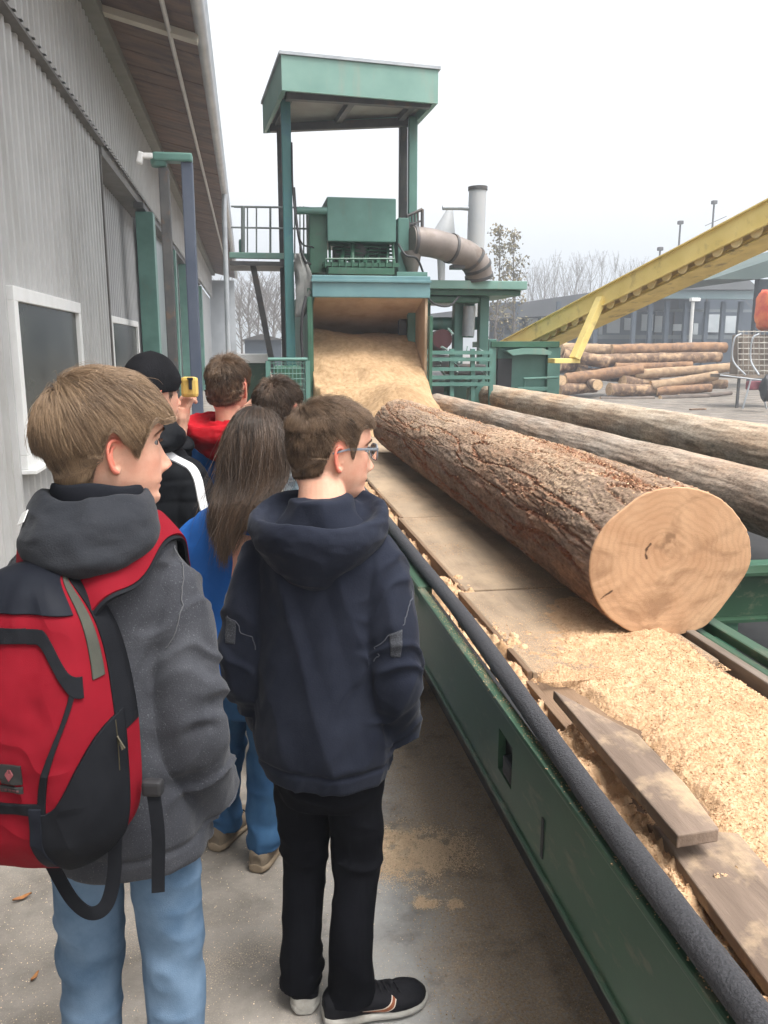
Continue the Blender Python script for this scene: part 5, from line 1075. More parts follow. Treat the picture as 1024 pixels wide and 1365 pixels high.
def body_mesh(pr, head_c, head_R, hs, skin, neck_base, voxel=.0024, arms=(), hands=(), blush=1.0, zmin=ZMIN, scalp=True, bald=False):
    pc = []; tf = lambda V: (np.asarray(V) * hs) @ head_R.T + head_c
    HV = HEAD.reshape(-1, 3); pc.append((tf(HV), grid_faces(HN, HEAD.shape[0], True), HN, HEAD.shape[0]))
    for sd in (1, -1):
        for V, F, n, k in ear_pieces(sd): pc.append((tf(V), F, n, k))
    nb = np.array(neck_base); top = tf(np.array([[0, -.022, -.035]]))[0]
    pc.append(tubep([top, top * .5 + nb * .5 + [0, -.004, .01], nb], [.053, .050, .058], 28, 20)); pc.append(tubep([nb + [0, 0, .01], nb - [0, 0, .05], nb - [0, 0, .28]], [.050, .062, .085], 24, 16))
    for A in arms: pc.append(tubep([nb - [0, 0, .06], *[np.array(p) for p in A]], [.05, .04, .036, .026], 16, 40))
    pc += list(hands); me = remesh(pc, voxel, 2, .4)
    P = (get_co(me) - head_c) @ head_R / hs; ax = np.abs(P[:, 0]); g = lambda v, m, s: np.exp(-((v - m) / s) ** 2)
    inhead = (np.linalg.norm(P - [0, 0, .0], axis=1) < .17)
    ear = sst(.071, .078, ax) * (np.abs(P[:, 1] + .01) < .035) * (np.abs(P[:, 2]) < .04)
    bl = np.maximum.reduce([.92 * ear, .55 * g(P[:, 1], .118, .016) * g(P[:, 2], -.028, .016), .62 * g(ax, 0, .02) * g(P[:, 2], -.059, .009) * (P[:, 1] > .07), .22 * g(ax, .045, .022) * g(P[:, 2], -.02, .025) * (P[:, 1] > 0)]) * inhead * blush
    bl = np.maximum(bl, .28 * (~inhead) * (np.linalg.norm(P, axis=1) > .3))
    set_attr(me, 'blush', bl); zm = curve1(zmin, P[:, 1]); sc = sst(-.004, .010, P[:, 2] - zm) * (ax < .0775) * inhead * (P[:, 2] > -.075) if scalp else np.zeros(len(P))
    set_attr(me, 'scalp', sc * .92); return link('body', me, skin, pr, world=False), tf
def hair_obj(pr, tf, S, m, name='hair'):
    V, F, t = S; return link(name, npmesh(tf(V), F, True, dict(tone=t)), m, pr, world=False)
def face_parts(pr, tf, hs, hm, dark, full=True):
    ew, im = mat('eye_white', (.17, .16, .155)), mat('iris', (.03, .035, .04), rough=.2)
    for sd in (1, -1):
        b = MB(); V, F, n, k = ball([0, 0, 0], .0122 * hs, 18, 14); b.raw(V + tf(np.array([[sd * .032, .0640, .0150]]))[0], F, n, k); o = b.build('eye', ew, pr, smooth=True, world=False)
        b = MB(); V, F, n, k = ball([0, 0, 0], [.0058 * hs, .002 * hs, .0058 * hs], 14, 10); b.raw(tf(np.asarray(V) / hs + [sd * .032, .0754, .0150]), F, n, k); b.build('iris', im, o, smooth=True, world=False)
    rg = np.random.default_rng(4); n = 260; u = rg.random(n); sd = np.where(rg.random(n) < .5, 1, -1)
    x = .012 + .040 * u; z = .0335 + .006 * np.sin(u * PI * .8) - .008 * u ** 3 + rg.normal(0, .0012, n); ii = np.abs(HEAD.reshape(-1, 3)[None, :, :] - 0)
    Hf = HEAD.reshape(-1, 3); Hf = Hf[Hf[:, 1] > 0]; out = []
    for xx, zz, s_ in zip(x, z, sd):
        k_ = np.argmin((Hf[:, 0] - s_ * xx) ** 2 + (Hf[:, 2] - zz) ** 2); out.append([s_ * xx, Hf[k_, 1] + .0006, zz])
    P = np.array(out); d = np.c_[sd * .008, -.003 * u - .0006, .0015 - .003 * u]; w_ = np.array([0, 0, .0008])
    V = np.stack([P - w_, P + w_, P + d + w_ * .4, P + d - w_ * .4], 1).reshape(-1, 3)
    link('eyebrows', npmesh(tf(V), np.arange(4 * n).reshape(-1, 4), False, dict(tone=np.full(4 * n, .1))), hm, pr, world=False)
    # upper lashes
    V = []; F = []; 
    for s_ in (1, -1):
        for i in range(26):
            q = i / 25; x0 = s_ * (.021 + .022 * q); p0 = np.array([x0, .0835 - .008 * q ** 2, .0195 - .003 * q ** 2]); p1 = p0 + [s_ * .003 * q, .0055, .0012]; k_ = len(V); wv = np.array([.0006, 0, .0003])
            V += [p0 - wv, p0 + wv, p1 + wv * .3, p1 - wv * .3]; F.append([k_, k_ + 1, k_ + 2, k_ + 3])
    link('eyelashes', npmesh(tf(np.array(V)), F, False, dict(tone=np.zeros(len(V)))), hm, pr, world=False)
def ribbon(path, normals, width, thick, taper=None):
    P = np.asarray(path); T = np.gradient(P, axis=0); T /= np.linalg.norm(T, axis=1)[:, None]; N = np.asarray(normals); N = N - T * (N * T).sum(1)[:, None]; N /= np.linalg.norm(N, axis=1)[:, None]; S = np.cross(T, N)
    w_ = np.broadcast_to(width, (len(P),))[:, None] / 2; h_ = thick / 2; prof = [(-1, -1), (-.55, -1.15), (0, -1.2), (.55, -1.15), (1, -1), (1, 1), (.55, 1.25), (0, 1.3), (-.55, 1.25), (-1, 1)]
    V = np.stack([P + S * w_ * a + N * h_ * b_ for a, b_ in prof], 1).reshape(-1, 3); return V, grid_faces(len(prof), len(P), True), len(prof), len(P)
from mathutils.bvhtree import BVHTree
def bvh(me):
    b = bmesh.new(); b.from_mesh(me); t = BVHTree.FromBMesh(b); b.free(); return t
def outer(b_, p, d, far=.6):
    """outermost point of the surface from p along d"""
    d = Vector(d).normalized(); hit = b_.ray_cast(Vector(p) + d * far, -d, far * 1.0); return (np.array(hit[0]), np.array(hit[1])) if hit[0] is not None else (np.array(p), np.array(d))
D = math.radians
def setup(label, root, rz, yaw, hpx, hY, part='ear', hs=1.0, pitch=0, roll=0):
    """root on the ground; head placed so that its right ear (or its middle) stands at a known point of the yard"""
    pr = person(label, (root[0], root[1], 0), rz); Rw = rotz(yaw) @ rotx(pitch) @ roty(roll)
    off = np.array([.076, -.012, 0]) if part == 'ear' else np.zeros(3)
    hc = at(hpx[0], hpx[1], hY) - (Rw @ off) * hs
    Ri = rotz(-rz); return pr, Ri @ (hc - np.array([root[0], root[1], 0])), Ri @ Rw, (lambda p: Ri @ (np.asarray(p, float) - np.array([root[0], root[1], 0])))
def mirror(A): return [A, [(-p[0], p[1], p[2]) for p in A]]
SK = (.60, .355, .255)
# ---------------------------------------------------------------- boy in the navy jacket with glasses
rz = D(-22); pr, hc, hR, loc = setup('boy with glasses in navy hooded jacket and black trousers beside the green rail', (.158, 1.83), rz, D(-72), (452, 612), 1.79, pitch=D(-3))
skn = skin_mat('skin_fair', SK, (.115, .075, .052)); nb = np.array([.0, -.035, 1.305]); nb[:2] += hc[:2] * .6
body, tf = body_mesh(pr, hc, hR, .985, skn, nb, zmin=ZMIN_HI)
HB = hair_mat('hair_brown', (.035, .021, .013), (.24, .155, .095)); 
lenN = lambda r: .016 + .030 * sst(.062, .10, r[:, 2]) ; lifN = lambda r: .0012 + .0075 * sst(.045, .105, r[:, 2])
def sweep_r(root, P): return np.array([.35, .55, 0.0]) * sst(.08, .11, root[:, 2])[:, None]
hair_obj(pr, tf, hair_strands(26000, lenN, lifN, 11, comb=.8, grav=.35, zmin=ZMIN_HI, noise=.30, extra=sweep_r, w0=.00085), HB)
face_parts(pr, tf, .985, HB, (.02, .015, .01))
# glasses
gm = mat('glasses_frame', (.16, .18, .21), rough=.3); gt = lambda P: tf(np.asarray(P, float))
b = MB(); rimc = []
for sd in (1, -1):
    a = np.linspace(0, 2 * PI, 40, endpoint=False); R_ = np.c_[sd * .034 + .0265 * sgnpow(np.cos(a), .6), .1015 - .010 * ((np.abs(sd * .034 + .0265 * sgnpow(np.cos(a), .6)) / .06) ** 2), .011 + .0185 * sgnpow(np.sin(a), .65)]
    rimc.append(R_); V, F = tube_np(gt(R_), .0017, 8, True); b.raw(V, F)
b.tube(gt([(-.008, .1025, .016), (0, .1045, .019), (.008, .1025, .016)]), .0016, 8); gl = b.build('glasses', gm, pr, smooth=True, world=False)
for sd in (1, -1):
    b = MB(); b.beam(gt([(sd * .0605, .092, .020)])[0], gt([(sd * .0765, .01, .0215)])[0], .0028, .0055, bev=.0008); b.beam(gt([(sd * .0765, .0105, .0215)])[0], gt([(sd * .0775, -.028, .012)])[0], .0028, .004, bev=.0008); b.beam(gt([(sd * .0585, .0925, .0205)])[0], gt([(sd * .0635, .0905, .0205)])[0], .004, .007); b.build('temple', gm, gl, world=False)
lm, nt_, bl_, N_, L_ = nodes('lens'); bl_.inputs['Transmission Weight'].default_value = 1; bl_.inputs['Roughness'].default_value = .0; bl_.inputs['IOR'].default_value = 1.12; bl_.inputs['Base Color'].default_value = (.96, .98, 1, 1)
for R_ in rimc: b = MB(); b.bm.faces.new([b.bm.verts.new(v) for v in gt(R_ * [1, 1, 1])]); b.build('lens', lm, gl, world=False)
# jacket
navy = fabric('navy_fleece', (.0110, .0132, .022), (.021, .0245, .037), 260, .4, sheen=.06)
keys = [(.655, 0, .0, .150, .122, .122), (.70, 0, 0, .162, .13, .132), (.85, 0, -.005, .158, .13, .135), (1.0, 0, -.008, .152, .125, .13), (1.11, 0, -.012, .152, .115, .122), (1.195, 0, -.018, .146, .098, .110), (1.250, 0, -.022, .114, .08, .092), (1.292, .0, -.028, .074, .066, .072), (1.322, .0, -.026, .066, .060, .064)]
keys = [(z, x + nb[0] * sst(1.0, 1.25, z), y, a, b_, c_) for z, x, y, a, b_, c_ in keys]
arms = mirror([(.132, -.012, 1.190), (.176, -.030, .900), (.160, .075, .735)])
jm = jacket_mesh(keys, arms, [.058, .068, .070, .066, .062, .056], .0048, 3, .0105, .655); jb = bvh(jm)
jk = link('jacket', jm, navy, pr, world=False)
hm_ = hood_mesh(nb + [0, .004, .012], BACK1, FRONT1, D(2), 1.02, .0042, 2, .005); link('hood', hm_, navy, jk, world=False)
greyp = fabric('grey_marl', (.030, .032, .038), (.055, .058, .066), 500, .4, fleck=(.14, .145, .16), flo=.55, fhi=.65)
def on_surface(jb_, pts, d, off):
    P, N = [], []
    for p in pts:
        h_ = jb_.find_nearest(Vector(p)); P.append(np.array(h_[0]) + np.array(h_[1]) * off); N.append(np.array(h_[1]))
    return np.array(P), np.array(N)
for sd in (1, -1):                                   # grey marl patches behind the armholes
    nu_, nv_ = 14, 18; G_ = []
    for v in np.linspace(0, 1, nv_):
        for u in np.linspace(0, 1, nu_):
            x = sd * (.140 + (.036 - .010 * v) * u + .004 * v); z = 1.035 - .055 * v + .012 * u * (1 - v); q, n = outer(jb, (x, -.02, z), (sd * .45, -1, .1)); G_.append(q + n * (.0022 if 0 < u < 1 and 0 < v < 1 else -.002))
    link('sleeve_patch', npmesh(np.array(G_), grid_faces(nu_, nv_), True), greyp, jk, world=False)
def seam(jb_, pts, d, r, m, name, parent, n=40, off=.0014):
    P, N = on_surface(jb_, spline(pts, n), d, off); b = MB(); b.tube(P, r, 6); b.build(name, m, parent, smooth=True, world=False)
thread = fabric('thread_grey', (.06, .065, .08), (.09, .095, .11), 300, .1)
for sd in (1, -1): seam(jb, [(sd * .186, -.03, 1.115), (sd * .176, -.05, 1.06), (sd * .150, -.06, .975)], (sd * .4, -1, .1), .0013, thread, 'seam', jk)
# trousers and shoes
blk = fabric('black_cotton', (.0028, .003, .0045), (.0062, .0066, .009), 300, .3, rough=.85)
fl, fr = loc((.100, 1.875, 0)), loc((.222, 1.778, 0))
legs = [[(.070, 0, .72), (.5 * .070 + .5 * fr[0] + .0, .5 * fr[1] + .02, .43), (fr[0] - .008, fr[1] - .012, .22), (fr[0] - .010, fr[1] - .012, .055)], [(-.070, 0, .72), (-.5 * .070 + .5 * fl[0] - .0, .5 * fl[1] + .02, .43), (fl[0], fl[1] - .02, .22), (fl[0], fl[1] - .025, .055)]]
link('trousers', trousers_mesh(legs, [.080, .066, .060, .055, .053, .052, .058], .74, .136, .006, 5, .006), blk, pr, world=False)
sb = fabric('shoe_mesh', (.008, .008, .010), (.016, .016, .019), 600, .5, rough=.6); swh = mat('sole_white', (.30, .29, .265), (.40, .385, .35), 12, .7, dirt=(.25, .22, .18), dscale=14); lcm = fabric('lace_dark', (.012, .012, .014), (.02, .02, .022))
wz = D(-84) - rz
sr, stf, SP = shoe('shoe', pr, fr, wz, sb, swh, 1.0, lcm); s2_, stf2, _ = shoe('shoe', pr, fl, D(-6) - rz, sb, swh, .94, lcm)
# curved tick emblem on the outer side of the right shoe
bs = bvh(sr.data); side_dir = rotz(wz) @ np.array([1, 0, .25])
_u = [(.062, .050), (.050, .030), (.030, .020), (.005, .022), (-.050, .034)]; back_ = [(-.050, .034), (.004, .030), (.026, .033), (.040, .044), (.046, .058), (.056, .057)]
up_c = spline(np.array(_u) * .78 + [.046, .006], 24); lo_c = spline(np.array([(.052, .060), (.044, .046), (.030, .036), (.008, .031), (-.050, .0345)]) * .78 + [.046, .006], 24)
def tick(scale, off, m, nm, par):
    V = []
    for p, q in zip(up_c, lo_c):
        c = (p + q) / 2
        for k_ in (0, .5, 1):
            w_ = c + (p + (q - p) * k_ - c) * scale + (np.array([0, 0]) if scale == 1 else np.sign(c[0]) * np.array([-.002, 0]))
            P_, N_ = outer(bs, stf((.0, w_[0], w_[1])), side_dir, .3); V.append(P_ + N_ * off)
    return link(nm, npmesh(np.array(V), grid_faces(3, 24), True), m, par, world=False)
e1 = tick(1.22, .0012, mat('tick_white', (.60, .52, .44), rough=.5), 'tick_outline', sr); tick(.74, .0020, mat('tick_copper', (.20, .055, .018), (.28, .085, .03), 60, .35), 'tick_emblem', sr)
# white heel of the left shoe
b2s = bvh(s2_.data); V = []; nu_, nv_ = 26, 10
for v in np.linspace(0, 1, nv_):
    for u in np.linspace(-1, 1, nu_):
        a_ = u * 1.9; d_ = rotz(D(-6) - rz) @ np.array([math.sin(a_), -math.cos(a_), .05]); P_, N_ = outer(b2s, stf2((0, -.035, .014 + (.024 + .010 * math.cos(u * 3)) * v)), d_, .3); V.append(P_ + N_ * .0022)
link('heel_cup', npmesh(np.array(V), grid_faces(nu_, nv_), True), swh, s2_, world=False)
# ---------------------------------------------------------------- boy in the grey jacket with the red backpack
rz = D(-14); root = (-.262, 1.50); pr, hc, hR, loc = setup('boy in grey jacket and light blue jeans wearing a red backpack', root, rz, D(-64), (152, 607), 1.42, pitch=D(-2))
skn2 = skin_mat('skin_pale', (.64, .385, .28), (.17, .115, .08)); nb = np.array([.0, -.03, 1.345]); nb[:2] += hc[:2] * .6
ZLONG = [(-.12, -.066), (-.07, -.072), (-.052, -.062), (-.042, -.05), (-.036, -.012), (-.030, .020), (.006, .024), (.016, .012), (.024, -.004), (.031, .002), (.040, .032), (.06, .062), (.075, .070), (.10, .074)]
body, tf = body_mesh(pr, hc, hR, 1.02, skn2, nb, zmin=ZLONG)
HL = hair_mat('hair_light_brown', (.085, .050, .029), (.385, .262, .160))
lenG = lambda r: .027 + .046 * sst(.02, .075, r[:, 2]) + .008 * (r[:, 1] < -.05); lifG = lambda r: .0015 + .0065 * sst(-.03, .06, r[:, 2]) + .004 * sst(-.04, -.08, r[:, 1]) * sst(-.02, .05, r[:, 2])
hair_obj(pr, tf, hair_strands(36000, lenG, lifG, 23, comb=1.15, grav=.42, zmin=ZLONG, noise=.26, crown=(-.012, -.072, .105), w0=.00085, seg=9), HL)
face_parts(pr, tf, 1.02, HL, (.05, .03, .02))
grey = fabric('grey_wool', (.029, .0305, .037), (.054, .056, .064), 330, .6, fleck=(.13, .132, .14), flo=.60, fhi=.70, scale=5, sheen=.08)
blackin = fabric('collar_lining', (.008, .009, .012), (.016, .017, .022), 300, .3)
keys = [(.715, 0, .0, .160, .132, .132), (.76, 0, 0, .164, .138, .14), (.95, 0, -.005, .136, .132, .14), (1.1, 0, -.01, .128, .125, .136), (1.2, 0, -.014, .128, .116, .13), (1.27, 0, -.02, .122, .102, .118), (1.315, 0, -.024, .122, .085, .10), (1.355, 0, -.026, .078, .072, .08)]
keys = [(z, x + nb[0] * sst(1.05, 1.33, z), y, a, b_, c_) for z, x, y, a, b_, c_ in keys]
arms = mirror([(.108, -.012, 1.25), (.154, -.034, .965), (.158, .060, .775)])
jm = jacket_mesh(keys, arms, [.056, .066, .068, .067, .064, .058], .0052, 7, .0115, .715); jb = bvh(jm); jk = link('jacket', jm, grey, pr, world=False)
hm_ = hood_mesh(nb + [0, -.004, .010], [(x, z if z > -.03 else -.03 + (z + .03) * .45) for x, z in BACK2], FRONT2, D(4), .89, .0042, 5, .005, sp=1.9); link('hood', hm_, fabric('grey_fleece', (.020, .022, .027), (.038, .040, .046), 330, .55, fleck=(.08, .08, .088), flo=.64, fhi=.74, scale=6, sheen=.08), jk, world=False)
a_ = np.linspace(0, 2 * PI, 90, endpoint=False); V = []
for a in a_:
    for t in np.linspace(0, 2 * PI, 14, endpoint=False): V.append(nb + np.array([math.sin(a) * (.072 + .006 * math.cos(t)), -math.cos(a) * (.074 + .006 * math.cos(t)) - .002, .046 + .014 * math.cos(a) + .026 * math.sin(t) + .002 * math.sin(a * 5)]))
ln = link('collar_lining', npmesh(np.array(V), grid_faces(14, 90, True, True), True), blackin, jk, world=False)
st2 = fabric('stitch_grey', (.085, .087, .093), (.12, .122, .13), 500, .4)
seam(jb, [(.166, -.02, 1.315), (.172, -.05, 1.27), (.160, -.07, 1.21), (.135, -.07, 1.14)], (.35, -1, .35), .0011, st2, 'seam', jk)
seam(jb, [(-.166, -.02, 1.315), (-.172, -.05, 1.27), (-.160, -.07, 1.21), (-.135, -.07, 1.14)], (-.35, -1, .35), .0016, st2, 'seam', jk)
den = fabric('denim_light', (.055, .100, .165), (.150, .220, .310), 420, .5, scale=6, lo=.33, hi=.68)
fl, fr = np.array([-.085, .01, 0]), np.array([.095, -.02, 0])
legs = [[(.070, .0, .80), (.082, .01, .46), (.088, -.02, .24), (.090, -.03, .05)], [(-.078, .0, .80), (-.098, .03, .46), (-.096, .0, .24), (-.096, -.005, .05)]]
link('jeans', trousers_mesh(legs, [.074, .066, .062, .058, .056, .056, .060], .86, .132, .006, 9, .0075), den, pr, world=False)
tan = mat('shoe_tan', (.115, .088, .062), (.185, .145, .10), 14, .8, .3, 200, dirt=(.12, .09, .065), dscale=14); tansole = mat('sole_tan', (.16, .12, .08), (.24, .185, .125), 12, .8)
shoe('shoe', pr, fl + [0, .02, 0], D(6), sb, swh, 1, lcm); shoe('shoe', pr, fr + [0, .02, 0], D(-12), sb, swh, 1, lcm)
# backpack: a thing of its own, worn on the back
bp = thing('backpack', 'red and black school backpack worn by the boy in the grey jacket', 'backpack', (root[0], root[1], 0), rz)
bz0, bz1, bx = .805, 1.292, -.052
nu, nv = 480, 640; U, Vv = np.meshgrid(np.linspace(-1, 1, nu), np.linspace(-1, 1, nv))
def hwid(v): return .158 * (1 - np.abs(np.clip(v, -1, 1)) ** 5.5 * .55) * (1 - .16 * sst(-.1, 1, v))
def depth(v): return .165 * (1 - .35 * sst(-.1, 1, v)) * (1 - .28 * sst(-.55, -1, v))
def bag_pt(u, v, off=0):
    v = np.asarray(v, float); u = np.asarray(u, float); e = (1 - np.abs(u) ** 5) ** .5 * (1 - np.abs(v) ** 7) ** .5
    x = bx + u * (hwid(v) + off * .6); z = (bz0 + bz1) / 2 + v * (bz1 - bz0) / 2 * (1 + off * 2) - .012 * (1 - np.abs(u) ** 2) * sst(-.6, -1, v); z = z + .018 * (1 - u ** 2) * sst(.5, 1, v)
    puff = .008 * fbm(np.stack([(u * 2.2).ravel(), (v * 2.8).ravel(), np.zeros(u.size)], 1), 3, 6).reshape(u.shape) + .0016 * (1 - np.abs(pn(np.stack([(u * 4 + v * 2).ravel(), (v * 5).ravel(), np.zeros(u.size)], 1), 8)) * 2).reshape(u.shape) * e
    y = -.150 - (depth(v) + puff * e) * e - off; return np.stack([x, y, z], -1)
edge_m = lambda u, v: np.maximum(np.abs(u), np.abs(v))
red = fabric('red_nylon', (.150, .005, .011), (.215, .008, .017), 900, .35, rough=.75, scale=5); bnyl = fabric('black_nylon', (.0065, .007, .009), (.013, .014, .017), 800, .4, rough=.65); shiny = fabric('black_coated', (.007, .008, .012), (.014, .016, .022), 60, .2, rough=.56)
Vb = bag_pt(U, Vv); bk = Vb[::8, ::8].copy(); F_ = grid_faces(nu, nv)
o_ = link('main_bag', npmesh(Vb.reshape(-1, 3), F_, True), red, bp, world=False)
b = MB(); 
V_ = bag_pt(U[::32, ::32], Vv[::32, ::32]); V_[..., 1] = -.148; b.raw(V_.reshape(-1, 3), grid_faces(15, 20)); b.build('back_panel', bnyl, bp, world=False)
def patch(name, pred, m, off=.003, par=None):
    uc = (U[:-1, :-1] + U[1:, 1:]).ravel() / 2; vc = (Vv[:-1, :-1] + Vv[1:, 1:]).ravel() / 2; k_ = pred(uc, vc); f = F_[k_]; idx, inv = np.unique(f, return_inverse=True)
    P = bag_pt(U, Vv, off).reshape(-1, 3)[idx]; o = link(name, npmesh(P, inv.reshape(-1, 4), True), m, par or bp, world=False)
    md = o.modifiers.new('solid', 'SOLIDIFY'); md.thickness = off * .9; md.offset = -1; return o
rl = lambda v: .50 - .10 * sst(.2, .62, v) * 0 + .17 * sst(-.1, .5, v)                   # slanting dark seam on the right of the front panel
patch('top_lid', lambda u, v: (v > .80) & (u < .84), shiny, .004)
patch('top_gusset', lambda u, v: (u > .885) & (v > .42) & (u < .94), fabric('olive_mesh', (.045, .047, .040), (.075, .076, .062), 900, .5))
patch('side_edge', lambda u, v: (u >= .96) & (v > .0), bnyl)
patch('arch_band', lambda u, v: (v > .66 - .30 * sst(.40, .80, u) - .03 * u ** 2) & (v < .735 - .25 * sst(.46, .80, u) - .03 * u ** 2) & (u < .82) & (u > -.92), bnyl, .0045)
patch('seam_band', lambda u, v: (np.abs(u - (.42 + .36 * sst(-.32, .56, v))) < .022 + .014 * sst(.2, -.2, v)) & (v > -.36) & (v < .44), bnyl, .004)
sidep = lambda u, v: (u > .34 + .10 * sst(-.5, -.85, v) * 1.2) & (v > -.86 + .30 * sst(.62, .3, u)) & (v < -.34 + .50 * sst(.44, 1.02, u))
patch('side_pocket', lambda u, v: sidep(u, v) & (u < .985), bnyl, .0065)
patch('pocket_trim', lambda u, v: (np.abs(u - (.36 + .10 * sst(-.5, -.85, v) * 1.2)) < .055) & (v > -.74) & (v < -.30), shiny, .009)
patch('cross_band', lambda u, v: (np.abs(v + .315) < .036) & (u < .40) & (u > -.95), bnyl, .0045)
patch('bottom_trim', lambda u, v: (v < -.955), bnyl, .003)
pa = patch('logo_patch', lambda u, v: (np.abs(u - .16) < .105) & (np.abs(v + .085) < .062), mat('label_black', (.012, .012, .012), rough=.6), .004)
patch('logo_emblem', lambda u, v: ((np.abs((u - .15) / .042) + np.abs((v + .08) / .040)) < 1) & ((np.abs(u - .15) > .008) | (v < -.075)), mat('label_red', (.16, .035, .04), rough=.6), .0055, pa)
pb_ = patch('logo_patch', lambda u, v: (np.abs(u - .15) < .115) & (np.abs(v + .185) < .020), mat('label_black2', (.014, .014, .014), rough=.6), .004)
patch('logo_lettering', lambda u, v: (np.abs(u - .15) < .09) & (np.abs(v + .185) < .006) & (np.sin(u * 150) > -.2), mat('label_red2', (.07, .02, .022), rough=.6), .0052, pb_)
b = MB(); zs_ = np.linspace(.12, -.22, 30); P = np.array([bag_pt(np.array([.955]), np.array([v]), .006)[0] for v in zs_]); b.tube(P, .0014, 6); b.build('zip', mat('zip_brass', (.14, .12, .075), rough=.35, metal=.8), bp, smooth=True, world=False)
b = MB(); p = bag_pt(np.array([.955]), np.array([.02]), .010)[0]; b.beam(p, p + [.008, -.003, -.022], .004, .002, bev=.0008); b.beam(p + [.001, -.002, 0], p + [.013, -.005, -.018], .003, .002, bev=.0008); b.build('zip_pull', mat('zip_steel', (.15, .13, .09), rough=.3, metal=.9), bp, world=False)
# shoulder straps laid over the jacket
hoodb = bvh(hm_)
for sd in (1, -1):
    pts = spline([(bx + sd * .072, -.190, 1.222), (bx * .5 + sd * .076, -.168, 1.275), (sd * .090, -.150, 1.325), (sd * .112, -.085, 1.385), (sd * .126, -.015, 1.40), (sd * .135, .06, 1.375), (sd * .13, .13, 1.28), (sd * .125, .16, 1.12), (sd * .15, .13, .99)], 60)
    P, N = [], []
    for i, q in enumerate(pts):
        c_ = np.array([sd * .08, -.01, min(q[2] - .05, 1.22)]); d_ = q - c_; h_, n_ = outer(jb, c_, d_, .5); t_ = sst(.08, .28, i / 60); P.append(q * (1 - t_) + (h_ + n_ * .011) * t_); N.append(np.array([0, -.5, 1.0]) * (1 - t_) + n_ * t_)
    P = np.array(P); 
    for _ in range(6): P[1:-1] = (P[:-2] + 2 * P[1:-1] + P[2:]) / 4
    N = np.array(N); N /= np.linalg.norm(N, axis=1)[:, None]
    for _ in range(10): N[1:-1] = (N[:-2] + 2 * N[1:-1] + N[2:]) / 4
    V, F, n, k = ribbon(P, N, .058, .007); b = MB(); b.raw(V, F, n, k); so_ = b.build('shoulder_strap', red, bp, smooth=True, world=False)
    V, F, n, k = ribbon(P - N * .004, N, .072, .006); b = MB(); b.raw(V, F, n, k); b.build('strap_edging', bnyl, so_, smooth=True, world=False)
def strap(name, pts, w_, nrm=(0, -1, .1), n=50):
    P = spline(pts, n); V, F, n_, k = ribbon(P, np.tile(nrm, (n, 1)), w_, .003); b = MB(); b.raw(V, F, n_, k); b.build(name, bnyl, bp, smooth=True, world=False)
strap('loop_strap', [(-.035, -.22, .83), (-.018, -.225, .797), (.01, -.232, .755), (.038, -.232, .735), (.062, -.226, .748), (.074, -.216, .795), (.076, -.205, .86)], .023)
strap('side_strap', [(.128, -.165, .925), (.134, -.172, .895), (.136, -.172, .84), (.132, -.171, .78), (.129, -.170, .735)], .022, (.35, -1, 0))
b = MB(); b.box((.130, -.168, .93), (.034, .022, .026), bev=.006); b.build('strap_buckle', M['black'], bp, world=False)
q, n_ = outer(hoodb, nb + [-.08, -.06, .02], (-.55, -1, .35), .4)
b = MB(); Rm = Vector(n_).to_track_quat('Z', 'Y').to_matrix().to_4x4(); b.box(q + n_ * .004, (.040, .022, .0012), M=Rm @ Matrix.Rotation(.35, 4, 'Z')); b.build('care_label', M['white_paint'], jk, world=False)
# ---------------------------------------------------------------- girl with long hair
rz = D(-14); root = (-.03, 2.42); pr, hc, hR, loc = setup('girl with long straight dark hair in a blue jacket and jeans', root, rz, D(-20), (342, 600), 2.36, 'mid', .97, pitch=D(-6))
skn3 = skin_mat('skin_rosy', (.58, .34, .25), (.05, .033, .024)); nb = np.array([0, -.03, 1.215]); nb[:2] += hc[:2] * .7
body, tf = body_mesh(pr, hc, hR, .97, skn3, nb, .0034, zmin=ZLONG)
bluej = fabric('blue_softshell', (.012, .075, .28), (.020, .11, .37), 300, .25, rough=.6, scale=4)
keys = [(.66, 0, 0, .165, .12, .125), (.70, 0, 0, .172, .125, .13), (.85, 0, -.005, .168, .12, .125), (1.0, 0, -.008, .168, .115, .122), (1.08, 0, -.012, .165, .105, .115), (1.14, 0, -.016, .145, .09, .10), (1.18, 0, -.02, .105, .075, .085), (1.225, nb[0] * .8, -.02, .066, .06, .068)]
arms = mirror([(.140, -.010, 1.105), (.195, -.03, .87), (.15, .12, .80)])
jm = jacket_mesh(keys, arms, [.055, .066, .068, .064, .058, .05], .007, 13, .007, .66); jk = link('jacket', jm, bluej, pr, world=False)
cm = hood_mesh(nb + [0, 0, -.01], [(x * .82, z * .55) for x, z in BACK2], FRONT2, D(3), .95, .006, 3, .004); link('collar', cm, bluej, jk, world=False)
b = MB(); V, F = tube_np([nb + np.array([math.cos(a) * .075, math.sin(a) * .075 - .004, .03 - .012 * math.sin(a)]) for a in np.linspace(0, 2 * PI, 40, endpoint=False)], .024, 12, True); b.raw(V, F); b.build('scarf', fabric('scarf_grey', (.20, .19, .17), (.30, .28, .25), 200, .5), pr, smooth=True, world=False)
HD = hair_mat('hair_dark', (.014, .0085, .0055), (.115, .070, .043))
